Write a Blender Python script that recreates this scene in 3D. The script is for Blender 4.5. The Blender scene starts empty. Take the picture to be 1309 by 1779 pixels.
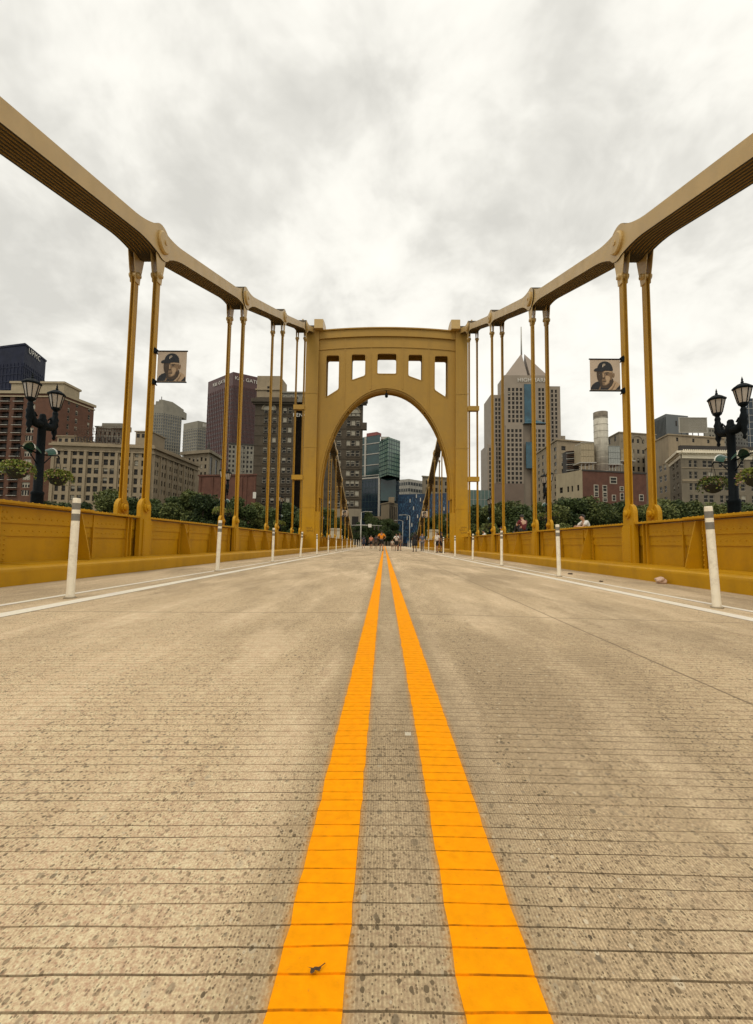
import bpy, bmesh, math, random
from mathutils import Vector, Matrix, noise
from mathutils.geometry import tessellate_polygon
random.seed(7)
PI = math.pi
SC = bpy.context.scene
COL = SC.collection

# ------------------------------------------------------------------ camera
F_PX, PW, PH = 767.1, 1309.0, 1779.0
YAW, PITCH, ROLL, CAM_H = 0.0186, 0.0740, 0.0136, 0.6564
cam_d = bpy.data.cameras.new('camera')
cam = bpy.data.objects.new('camera', cam_d)
COL.objects.link(cam)
cam_d.sensor_fit = 'VERTICAL'
cam_d.sensor_height = 36.0
cam_d.lens = F_PX / PH * 36.0
cam_d.clip_start, cam_d.clip_end = 0.05, 6000
CAM_R = Matrix.Rotation(YAW, 3, 'Z') @ Matrix.Rotation(PI / 2 + PITCH, 3, 'X') @ Matrix.Rotation(ROLL, 3, 'Z')
cam.matrix_world = Matrix.Translation((0, 0, CAM_H)) @ CAM_R.to_4x4()
SC.camera = cam

# ------------------------------------------------------------------ sky
SUN_EL, SUN_AZ = math.radians(58), math.radians(205)      # azimuth measured from +Y clockwise
world = bpy.data.worlds.new('World')
SC.world = world
world.use_nodes = True
nt = world.node_tree
nt.nodes.clear()


def N(t, kind, **kw):
    n = t.nodes.new(kind)
    for k, v in kw.items():
        if k in n.inputs:
            n.inputs[k].default_value = v
        else:
            setattr(n, k, v)
    return n


def ramp(t, fac, stops, interp='LINEAR'):
    r = t.nodes.new('ShaderNodeValToRGB')
    r.color_ramp.interpolation = interp
    el = r.color_ramp.elements
    while len(el) > 1:
        el.remove(el[-1])
    for i, (p, c) in enumerate(stops):
        e = el[0] if i == 0 else el.new(p)
        e.position = p
        if not isinstance(c, (tuple, list)):
            c = (c, c, c)
        e.color = (c[0], c[1], c[2], 1)
    t.links.new(fac, r.inputs[0])
    return r.outputs[0]


def math_n(t, op, a, b=None, clamp=False):
    n = t.nodes.new('ShaderNodeMath')
    n.operation = op
    n.use_clamp = clamp
    for i, v in enumerate((a, b)):
        if v is None:
            continue
        if isinstance(v, (int, float)):
            n.inputs[i].default_value = v
        else:
            t.links.new(v, n.inputs[i])
    return n.outputs[0]


def mix_c(t, fac, a, b, blend='MIX'):
    n = t.nodes.new('ShaderNodeMix')
    n.data_type = 'RGBA'
    n.blend_type = blend
    for i, v in ((0, fac), (6, a), (7, b)):
        if isinstance(v, (int, float)):
            n.inputs[i].default_value = v
        elif isinstance(v, (tuple, list)):
            n.inputs[i].default_value = (v[0], v[1], v[2], 1)
        else:
            t.links.new(v, n.inputs[i])
    return n.outputs[2]


def build_sky():
    sky = N(nt, 'ShaderNodeTexSky', sky_type='NISHITA', sun_disc=False)
    sky.sun_elevation, sky.sun_rotation = SUN_EL, SUN_AZ
    tc = N(nt, 'ShaderNodeTexCoord')
    sep = N(nt, 'ShaderNodeSeparateXYZ')
    nt.links.new(tc.outputs['Generated'], sep.inputs[0])
    den = math_n(nt, 'ADD', math_n(nt, 'ABSOLUTE', sep.outputs[2]), 0.50)
    cmb = N(nt, 'ShaderNodeCombineXYZ')
    nt.links.new(math_n(nt, 'DIVIDE', sep.outputs[0], den), cmb.inputs[0])
    nt.links.new(math_n(nt, 'DIVIDE', sep.outputs[1], den), cmb.inputs[1])

    def fbm(scale, detail, rough, dist, off):
        mp = N(nt, 'ShaderNodeMapping')
        mp.inputs['Location'].default_value = off
        nt.links.new(cmb.outputs[0], mp.inputs[0])
        n = N(nt, 'ShaderNodeTexNoise', Scale=scale, Detail=detail, Roughness=rough, Distortion=dist)
        nt.links.new(mp.outputs[0], n.inputs['Vector'])
        return n.outputs[0]
    big = fbm(1.7, 2, 0.5, 0.2, (1.2, 7.7, 2))
    mid = fbm(4.6, 5, 0.56, 0.35, (5.5, 9.1, 4))
    fin = fbm(10.0, 4, 0.55, 0.4, (1.3, 9.2, 2))
    v = math_n(nt, 'ADD', math_n(nt, 'MULTIPLY', big, 0.42), math_n(nt, 'MULTIPLY', mid, 0.58))
    v = math_n(nt, 'ADD', v, math_n(nt, 'MULTIPLY', math_n(nt, 'SUBTRACT', fin, 0.5), 0.26))
    cloud = ramp(nt, v, [(0.360, (0.730, 0.712, 0.652)), (0.430, (0.830, 0.809, 0.741)), (0.475, (0.920, 0.897, 0.822)), (0.510, (0.990, 0.965, 0.884)), (0.560, (1.050, 1.024, 0.938)), (0.660, (1.120, 1.092, 1.000))])
    skyc = mix_c(nt, 1.0, sky.outputs[0], (0.10, 0.10, 0.10), 'MULTIPLY')
    col = mix_c(nt, 0.96, skyc, cloud)
    bg = N(nt, 'ShaderNodeBackground', Strength=1.0)
    nt.links.new(col, bg.inputs[0])
    out = N(nt, 'ShaderNodeOutputWorld')
    nt.links.new(bg.outputs[0], out.inputs[0])


build_sky()
world.cycles.sampling_method, world.cycles.sample_map_resolution = 'MANUAL', 256
sun_d = bpy.data.lights.new('sun', 'SUN')
sun_d.energy, sun_d.angle, sun_d.color = 1.2, math.radians(25), (1.0, 0.91, 0.76)
sun = bpy.data.objects.new('sun', sun_d)
COL.objects.link(sun)
sdir = Vector((math.sin(SUN_AZ) * math.cos(SUN_EL), math.cos(SUN_AZ) * math.cos(SUN_EL), math.sin(SUN_EL)))
sun.rotation_euler = sdir.to_track_quat('Z', 'Y').to_euler()
sun.location = (0, -20, 60)
SC.cycles.max_bounces, SC.cycles.diffuse_bounces, SC.cycles.glossy_bounces = 5, 3, 2
SC.cycles.caustics_reflective = SC.cycles.caustics_refractive = False
vs = SC.view_settings
vs.view_transform, vs.look, vs.exposure, vs.gamma, vs.use_curve_mapping = 'Standard', 'None', 0.0, 1.0, False


# ------------------------------------------------------------------ helpers
def at(px, py, Y):
    """a point of the place at distance Y along the bridge, surveyed from the photograph"""
    r = CAM_R @ Vector(((px - PW / 2) / F_PX, -(py - PH / 2) / F_PX, -1.0))
    k = Y / r.y
    return Vector((r.x * k, Y, CAM_H + r.z * k))


def deck_z(X, Y):
    return 0.003 * Y - 0.0119 * min(abs(X - 0.03), 5.7)


class MB:
    """collects polygons, built as ONE mesh object"""

    def __init__(self):
        self.v, self.f, self.m, self.s = [], [], [], []

    def poly(self, pts, m=0, smooth=False):
        b = len(self.v)
        self.v += [tuple(p) for p in pts]
        self.f.append(tuple(range(b, b + len(pts))))
        self.m.append(m)
        self.s.append(smooth)

    def grid_faces(self, verts, faces, m=0, smooth=False):
        b = len(self.v)
        self.v += [tuple(p) for p in verts]
        for f in faces:
            self.f.append(tuple(i + b for i in f))
            self.m.append(m)
            self.s.append(smooth)

    def box(self, x0, x1, y0, y1, z0, z1, m=0):
        x0, x1 = min(x0, x1), max(x0, x1)
        vv = [(x, y, z) for z in (z0, z1) for y in (y0, y1) for x in (x0, x1)]
        self.grid_faces(vv, [(0, 2, 3, 1), (4, 5, 7, 6), (0, 1, 5, 4), (2, 6, 7, 3), (0, 4, 6, 2), (1, 3, 7, 5)], m)

    def obox(self, c, ax, ay, az, m=0):
        c, ax, ay, az = Vector(c), Vector(ax), Vector(ay), Vector(az)
        vv = [c + ax * i + ay * j + az * k for k in (-1, 1) for j in (-1, 1) for i in (-1, 1)]
        self.grid_faces(vv, [(0, 2, 3, 1), (4, 5, 7, 6), (0, 1, 5, 4), (2, 6, 7, 3), (0, 4, 6, 2), (1, 3, 7, 5)], m)

    def bar(self, a, b, w, h=None, m=0, up=(0, 0, 1)):
        a, b = Vector(a), Vector(b)
        h = h or w
        d = (b - a)
        L = d.length
        d.normalize()
        up = Vector(up)
        if abs(d.dot(up)) > 0.98:
            up = Vector((0, 1, 0))
        s = d.cross(up).normalized()
        u = s.cross(d)
        self.obox((a + b) / 2, s * w / 2, u * h / 2, d * L / 2, m)

    def prism(self, outline, axis, a, b, m=0, smooth=False, holes=()):
        """outline: 2D points (p,q); axis 'x': (p,q)->(y,z), 'y': (p,q)->(x,z), 'z': (p,q)->(x,y)"""
        def P(p, t):
            return {'x': (t, p[0], p[1]), 'y': (p[0], t, p[1]), 'z': (p[0], p[1], t)}[axis]
        loops = [list(outline)] + [list(h) for h in holes]
        flat = [p for l in loops for p in l]
        tris = tessellate_polygon([[Vector((p[0], p[1], 0)) for p in l] for l in loops])
        for t_, flip in ((a, 1), (b, 0)):
            self.grid_faces([P(p, t_) for p in flat], [t[::-1] if flip else t for t in tris], m)
        for l in loops:
            n = len(l)
            vv = [P(p, a) for p in l] + [P(p, b) for p in l]
            self.grid_faces(vv, [(i, (i + 1) % n, n + (i + 1) % n, n + i) for i in range(n)], m, smooth)

    def tube(self, pts, radii, seg=8, m=0, smooth=True, cap=True):
        pts = [Vector(p) for p in pts]
        n = len(pts)
        if not isinstance(radii, (list, tuple)):
            radii = [radii] * n
        rings = []
        ref = None
        for i, p in enumerate(pts):
            d = (pts[min(i + 1, n - 1)] - pts[max(i - 1, 0)]).normalized()
            if ref is None or abs(d.dot(ref)) > 0.95:
                ref = Vector((1, 0, 0)) if abs(d.x) < 0.8 else Vector((0, 1, 0))
            s = d.cross(ref).normalized()
            u = s.cross(d)
            rings += [p + (s * math.cos(2 * PI * k / seg) + u * math.sin(2 * PI * k / seg)) * radii[i] for k in range(seg)]
        fs = []
        for i in range(n - 1):
            for k in range(seg):
                fs.append((i * seg + k, i * seg + (k + 1) % seg, (i + 1) * seg + (k + 1) % seg, (i + 1) * seg + k))
        if cap:
            fs.append(tuple(range(seg))[::-1])
            fs.append(tuple(range((n - 1) * seg, n * seg)))
        self.grid_faces(rings, fs, m, smooth)

    def lathe(self, c, prof, seg=16, m=0, smooth=True):
        c = Vector(c)
        self.tube([c + Vector((0, 0, z)) for r, z in prof], [max(r, 1e-4) for r, z in prof], seg, m, smooth)

    def mesh(self, name, mats, origin=(0, 0, 0)):
        o = origin
        me = bpy.data.meshes.new(name)
        me.from_pydata([(x - o[0], y - o[1], z - o[2]) for x, y, z in self.v], [], self.f)
        if not isinstance(mats, (list, tuple)):
            mats = [mats]
        for mt in mats:
            me.materials.append(mt)
        me.polygons.foreach_set('material_index', self.m)
        me.polygons.foreach_set('use_smooth', self.s)
        bm = bmesh.new()
        bm.from_mesh(me)
        bmesh.ops.recalc_face_normals(bm, faces=bm.faces)
        bm.to_mesh(me)
        bm.free()
        me.update()
        return me

    def build(self, name, mats, parent=None, origin=None):
        """verts are given in world space when the parent sits unrotated; shifted to the parent's place"""
        o = origin if origin is not None else (parent_loc(parent) if parent else (0, 0, 0))
        return obj(name, self.mesh(name, mats, o), parent)


def parent_loc(p):
    l = Vector((0, 0, 0))
    while p is not None:
        l += p.location
        p = p.parent
    return l


def obj(name, mesh, parent=None, loc=(0, 0, 0), rotz=0.0):
    o = bpy.data.objects.new(name, mesh)
    COL.objects.link(o)
    o.location = loc
    if rotz:
        o.rotation_euler = (0, 0, rotz)
    if parent is not None:
        o.parent = parent
    return o


def tag(o, label, cat=None, group=None):
    o['label'] = label
    if cat:
        o['category'] = cat
    if group:
        o['group'] = group
    return o


def thing(name, label, cat, loc=(0, 0, 0), group=None, rotz=0.0):
    return tag(obj(name, None, None, loc, rotz), label, cat, group)


def structure(o):
    o['kind'] = 'structure'
    return o


def stuff(o):
    o['kind'] = 'stuff'
    return o


def copy_tree(o, parent=None):
    c = o.copy()
    COL.objects.link(c)
    c.parent = parent
    for ch in o.children:
        copy_tree(ch, c)
    return c


# ------------------------------------------------------------------ materials
MATS = {}


def mat(name, col, rough=0.6, var=0.12, scale=3.0, bump=0.0, bscale=40.0, spec=0.5, metal=0.0, streak=0.0, dirt=None,
        dirt_amt=0.0, dirt_scale=1.2, coat=0.0):
    if name in MATS:
        return MATS[name]
    m = bpy.data.materials.new(name)
    m.use_nodes = True
    t = m.node_tree
    b = t.nodes['Principled BSDF']
    b.inputs['Roughness'].default_value = rough
    b.inputs['Metallic'].default_value = metal
    b.inputs['Specular IOR Level'].default_value = spec
    b.inputs['Coat Weight'].default_value = coat
    tc = N(t, 'ShaderNodeTexCoord')
    co = tc.outputs['Object']
    n = N(t, 'ShaderNodeTexNoise', Scale=scale, Detail=5, Roughness=0.6)
    t.links.new(co, n.inputs['Vector'])
    lo = tuple(c * (1 - var) for c in col)
    hi = tuple(min(1, c * (1 + var)) for c in col)
    c = ramp(t, n.outputs[0], [(0.3, lo), (0.7, hi)])
    if streak:
        mp = N(t, 'ShaderNodeMapping')
        mp.inputs['Scale'].default_value = (scale * 3, scale * 3, scale * 0.25)
        t.links.new(co, mp.inputs[0])
        s = N(t, 'ShaderNodeTexNoise', Scale=1.0, Detail=3)
        t.links.new(mp.outputs[0], s.inputs['Vector'])
        f = ramp(t, s.outputs[0], [(0.45, 0), (0.75, streak)])
        c = mix_c(t, f, c, tuple(x * 0.45 for x in col))
    if dirt:
        d = N(t, 'ShaderNodeTexNoise', Scale=dirt_scale, Detail=8, Roughness=0.7)
        t.links.new(co, d.inputs['Vector'])
        f = ramp(t, d.outputs[0], [(0.5, 0), (0.72, dirt_amt)])
        c = mix_c(t, f, c, dirt)
    t.links.new(c, b.inputs['Base Color'])
    rr = N(t, 'ShaderNodeTexNoise', Scale=scale * 2.3, Detail=3)
    t.links.new(co, rr.inputs['Vector'])
    rv = math_n(t, 'ADD', math_n(t, 'MULTIPLY', math_n(t, 'SUBTRACT', rr.outputs[0], 0.5), 0.25), rough, True)
    t.links.new(rv, b.inputs['Roughness'])
    if bump:
        bn = N(t, 'ShaderNodeTexNoise', Scale=bscale, Detail=3)
        t.links.new(co, bn.inputs['Vector'])
        bp = N(t, 'ShaderNodeBump', Strength=bump, Distance=0.02)
        t.links.new(bn.outputs[0], bp.inputs['Height'])
        t.links.new(bp.outputs[0], b.inputs['Normal'])
    MATS[name] = m
    return m


YEL = mat('yellow_bridge_paint', (0.50, 0.262, 0.004), 0.48, 0.08, 0.7, 0.08, 25, 0.26, streak=0.24,
          dirt=(0.20, 0.10, 0.025), dirt_amt=0.30, dirt_scale=1.9)


def sky_tint_upper(m, col):
    """tan put into the colour with height, standing in for reflected sky"""
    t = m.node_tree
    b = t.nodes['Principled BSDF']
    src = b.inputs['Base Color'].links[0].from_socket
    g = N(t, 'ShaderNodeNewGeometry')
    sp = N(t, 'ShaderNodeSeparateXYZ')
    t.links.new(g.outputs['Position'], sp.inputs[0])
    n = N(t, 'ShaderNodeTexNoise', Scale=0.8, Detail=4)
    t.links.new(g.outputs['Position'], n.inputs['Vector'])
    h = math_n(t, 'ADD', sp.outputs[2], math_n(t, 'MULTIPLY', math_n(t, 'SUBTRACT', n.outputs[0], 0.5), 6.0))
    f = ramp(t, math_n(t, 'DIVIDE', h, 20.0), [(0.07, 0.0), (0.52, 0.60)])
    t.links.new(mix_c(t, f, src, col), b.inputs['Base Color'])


sky_tint_upper(YEL, (0.33, 0.215, 0.072))  # dull tan of reflected sky, mixed into the paint colour by height
TAN = mat('weathered_gold_paint', (0.50, 0.335, 0.115), 0.40, 0.08, 0.9, 0.06, 20, 0.6, streak=0.10,
          dirt=(0.25, 0.16, 0.06), dirt_amt=0.2)
CONC = mat('pale_concrete', (0.46, 0.40, 0.29), 0.85, 0.15, 1.2, 0.3, 30, streak=0.25)
WALK = mat('sidewalk_concrete', (0.36, 0.31, 0.22), 0.9, 0.12, 0.8, 0.3, 50)
BLACK = mat('black_green_cast_iron', (0.004, 0.007, 0.009), 0.55, 0.3, 8, 0.1, 60, 0.1)
WHITEP = mat('white_post_plastic', (0.86, 0.80, 0.65), 0.45, 0.06, 5, 0.03, 40, dirt=(0.30, 0.25, 0.17), dirt_amt=0.5,
             dirt_scale=7)
GREYB = mat('grey_reflective_band', (0.19, 0.178, 0.15), 0.35, 0.1, 30)
LEAFR = random.Random(3)


def foliage(name, dark, light, scale=0.6):
    if name in MATS:
        return MATS[name]
    m = bpy.data.materials.new(name)
    m.use_nodes = True
    t = m.node_tree
    b = t.nodes['Principled BSDF']
    b.inputs['Roughness'].default_value = 0.6
    b.inputs['Specular IOR Level'].default_value = 0.3
    tc = N(t, 'ShaderNodeTexCoord')
    n = N(t, 'ShaderNodeTexNoise', Scale=scale, Detail=4)
    t.links.new(tc.outputs['Object'], n.inputs['Vector'])
    g = N(t, 'ShaderNodeNewGeometry')
    oi = N(t, 'ShaderNodeObjectInfo')
    f = math_n(t, 'ADD', math_n(t, 'MULTIPLY', n.outputs[0], 0.6), math_n(t, 'MULTIPLY', g.outputs['Random Per Island'], 0.4))
    f = math_n(t, 'ADD', f, math_n(t, 'MULTIPLY', math_n(t, 'SUBTRACT', oi.outputs['Random'], 0.5), 0.25))
    c = ramp(t, f, [(0.25, dark), (0.75, light)])
    t.links.new(c, b.inputs['Base Color'])
    b.inputs['Subsurface Weight'].default_value = 0.0
    MATS[name] = m
    return m


def glass(name, col, rough=0.12, spec=0.6, var=0.35, scale=0.15):
    return mat(name, col, rough, var, scale, 0.0, 1, spec)


# ------------------------------------------------------------------ road surface material
def road_material(name, groove=False, paint=None):
    m = bpy.data.materials.new(name)
    m.use_nodes = True
    t = m.node_tree
    b = t.nodes['Principled BSDF']
    tc = N(t, 'ShaderNodeTexCoord')
    co = tc.outputs['Object']
    sep = N(t, 'ShaderNodeSeparateXYZ')
    t.links.new(co, sep.inputs[0])
    X, Yc = sep.outputs[0], sep.outputs[1]

    def noise_n(scale, detail=4, rough=0.6, sc=(1, 1, 1), off=(0, 0, 0)):
        mp = N(t, 'ShaderNodeMapping')
        mp.inputs['Scale'].default_value = sc
        mp.inputs['Location'].default_value = off
        t.links.new(co, mp.inputs[0])
        n = N(t, 'ShaderNodeTexNoise', Scale=scale, Detail=detail, Roughness=rough)
        t.links.new(mp.outputs[0], n.inputs['Vector'])
        return n.outputs[0]

    def vor(scale, sc=(1, 1, 1)):
        mp = N(t, 'ShaderNodeMapping')
        mp.inputs['Scale'].default_value = sc
        t.links.new(co, mp.inputs[0])
        n = N(t, 'ShaderNodeTexVoronoi', Scale=scale)
        n.inputs['Randomness'].default_value = 1.0
        t.links.new(mp.outputs[0], n.inputs['Vector'])
        return n.outputs['Distance'], n.outputs['Color']
    if paint:
        n1 = noise_n(40, 5)
        n2 = noise_n(5.0, 5, 0.65, (1, 0.5, 1))
        c = ramp(t, n1, [(0.3, tuple(x * 0.84 for x in paint)), (0.62, paint)])
        c = mix_c(t, ramp(t, n2, [(0.45, 0), (0.75, 0.45)]), c, (paint[0] * 0.86, paint[1] * 0.80, paint[2] + 0.006))
        wear = ramp(t, noise_n(90, 6, 0.78), [(0.62, 0), (0.72, 0.75)])
        c = mix_c(t, wear, c, (paint[0] * 0.62, paint[1] * 0.55, max(paint[2] * 0.5, 0.02)))
        if groove:
            c = mix_c(t, ramp(t, noise_n(25, 4, 0.6, (1, 0.3, 1)), [(0.42, 0.05), (0.62, 0.62)]), c, (0.18, 0.075, 0.012))
        t.links.new(c, b.inputs['Base Color'])
        b.inputs['Roughness'].default_value = 0.75
        b.inputs['Specular IOR Level'].default_value = 0.08
        bp = N(t, 'ShaderNodeBump', Strength=0.25, Distance=0.002)
        t.links.new(noise_n(220, 3), bp.inputs['Height'])
        t.links.new(bp.outputs[0], b.inputs['Normal'])
        return m
    base_l, base_d = (0.66, 0.505, 0.315), (0.51, 0.38, 0.227)
    big = noise_n(0.55, 4, 0.55, (1.0, 0.35, 1))
    c = ramp(t, big, [(0.32, base_d), (0.68, base_l)])
    # polished wheel tracks and smooth concrete bands running along the lane
    track = noise_n(1.5, 4, 0.62, (1.5, 0.28, 1), (4.3, 1, 0))
    smooth_band = ramp(t, track, [(0.47, 0), (0.66, 1)])
    c = mix_c(t, math_n(t, 'MULTIPLY', smooth_band, 0.5), c, (0.70, 0.55, 0.365))
    stain = noise_n(0.9, 4, 0.65, (0.8, 0.3, 1), (9, 3, 0))
    c = mix_c(t, ramp(t, stain, [(0.50, 0), (0.70, 0.5)]), c, (0.31, 0.225, 0.135))
    fine = noise_n(160, 2, 0.7)
    c = mix_c(t, 0.75, c, ramp(t, fine, [(0.3, (0.24, 0.24, 0.24)), (0.7, (0.74, 0.74, 0.74))]), 'OVERLAY')
    mott = noise_n(22, 3, 0.65, (1, 0.7, 1))
    c = mix_c(t, 0.42, c, ramp(t, mott, [(0.3, (0.34, 0.34, 0.34)), (0.7, (0.66, 0.66, 0.66))]), 'OVERLAY')
    rough_zone = math_n(t, 'SUBTRACT', 1.0, math_n(t, 'MULTIPLY', smooth_band, 0.8))
    # longitudinal diamond-ground ribs
    wob = math_n(t, 'MULTIPLY', big, 0.02)
    rib = math_n(t, 'SINE', math_n(t, 'MULTIPLY', math_n(t, 'ADD', X, wob), 2 * PI / 0.0062))
    ribm = math_n(t, 'MULTIPLY', ramp(t, stain, [(0.36, 0.2), (0.58, 1)]), rough_zone)
    ribf = math_n(t, 'MULTIPLY', math_n(t, 'ADD', math_n(t, 'MULTIPLY', rib, 0.5), 0.5), ribm)
    c = mix_c(t, math_n(t, 'MULTIPLY', ribf, 0.5), c, (0.19, 0.14, 0.078))
    # exposed aggregate
    hpeb = None
    for sc_, thr, amt, sel, cols in ((34, 0.30, 0.85, 0.62, ((0.13, 0.105, 0.07), (0.26, 0.20, 0.13))),
                                     (85, 0.38, 0.95, 0.50, ((0.075, 0.055, 0.032), (0.23, 0.165, 0.095))),
                                     (200, 0.44, 0.9, 0.42, ((0.085, 0.062, 0.036), (0.20, 0.145, 0.082)))):
        d, vc = vor(sc_, (1.15, 0.8, 1))
        sv = N(t, 'ShaderNodeSeparateColor')
        t.links.new(vc, sv.inputs[0])
        on = ramp(t, sv.outputs[0], [(sel, 0), (sel + 0.03, 1)])
        size = math_n(t, 'MULTIPLY', math_n(t, 'ADD', sv.outputs[1], 0.35), thr)
        inside = math_n(t, 'MULTIPLY', math_n(t, 'SUBTRACT', size, math_n(t, 'ADD', d, math_n(t, 'MULTIPLY', fine, 0.08))), 14, True)
        inside = math_n(t, 'MULTIPLY', math_n(t, 'MULTIPLY', inside, on), rough_zone)
        pc = ramp(t, sv.outputs[2], [(0.0, cols[0]), (0.86, cols[1]), (0.97, (0.62, 0.52, 0.36))])
        c = mix_c(t, math_n(t, 'MULTIPLY', inside, amt), c, pc)
        hpeb = inside if hpeb is None else math_n(t, 'ADD', hpeb, inside)
    # overspray beside the freshly painted double line
    for xc, hw in ((-0.1037, 0.0533), (0.1799, 0.0603)):
        dx = math_n(t, 'SUBTRACT', math_n(t, 'ABSOLUTE', math_n(t, 'SUBTRACT', X, xc)), hw)
        f = ramp(t, math_n(t, 'ADD', dx, math_n(t, 'MULTIPLY', math_n(t, 'SUBTRACT', fine, 0.5), 0.012)),
                 [(0.0, 0.7), (0.006, 0.28), (0.018, 0.0)])
        c = mix_c(t, f, c, (0.75, 0.30, 0.01))
        dk = ramp(t, dx, [(0.0, 0.34), (0.05, 0.26), (0.11, 0.0)])
        c = mix_c(t, dk, c, (0.20, 0.145, 0.075))
    # lane joint
    jx = math_n(t, 'ABSOLUTE', math_n(t, 'SUBTRACT', math_n(t, 'ADD', X, math_n(t, 'MULTIPLY', big, 0.04)), 1.62))
    c = mix_c(t, ramp(t, jx, [(0.004, 0.75), (0.010, 0.0)]), c, (0.12, 0.085, 0.05))
    jy = math_n(t, 'PINGPONG', math_n(t, 'ADD', math_n(t, 'ADD', Yc, math_n(t, 'MULTIPLY', big, 0.08)), 3.0617 - 0.04), 3.6553)
    c = mix_c(t, ramp(t, jy, [(0.006, 0.6), (0.02, 0.0)]), c, (0.15, 0.11, 0.065))
    edge_d = math_n(t, 'ADD', math_n(t, 'ABSOLUTE', X), math_n(t, 'MULTIPLY', math_n(t, 'SUBTRACT', stain, 0.5), 1.6))
    c = mix_c(t, ramp(t, math_n(t, 'DIVIDE', edge_d, 10.0), [(0.505, 0.0), (0.57, 0.55)]), c, (0.20, 0.15, 0.09))
    if groove:
        gm = ramp(t, noise_n(2.2, 3, 0.6, (1, 2.5, 1)), [(0.36, 0.15), (0.58, 0.80)])
        c = mix_c(t, gm, c, (0.13, 0.092, 0.05))
    t.links.new(c, b.inputs['Base Color'])
    b.inputs['Roughness'].default_value = 0.82
    b.inputs['Specular IOR Level'].default_value = 0.3
    h = math_n(t, 'ADD', math_n(t, 'MULTIPLY', fine, 0.6), math_n(t, 'MULTIPLY', ribf, -0.5))
    h = math_n(t, 'ADD', h, math_n(t, 'MULTIPLY', hpeb, -0.25))
    bp = N(t, 'ShaderNodeBump', Strength=0.55, Distance=0.003)
    t.links.new(h, bp.inputs['Height'])
    t.links.new(bp.outputs[0], b.inputs['Normal'])
    return m


# ------------------------------------------------------------------ ground, river, deck
S = 7.3107                      # panel length of the bridge
Y1 = 11.7244                    # first hanger station ahead of the camera
STATIONS = [Y1 + S * i for i in range(-3, 4)]
Y_TOWER = 37.0
SIDE_ST = [Y_TOWER + 5.6 + S * i for i in range(7)]
Y_END = 92.0


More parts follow.
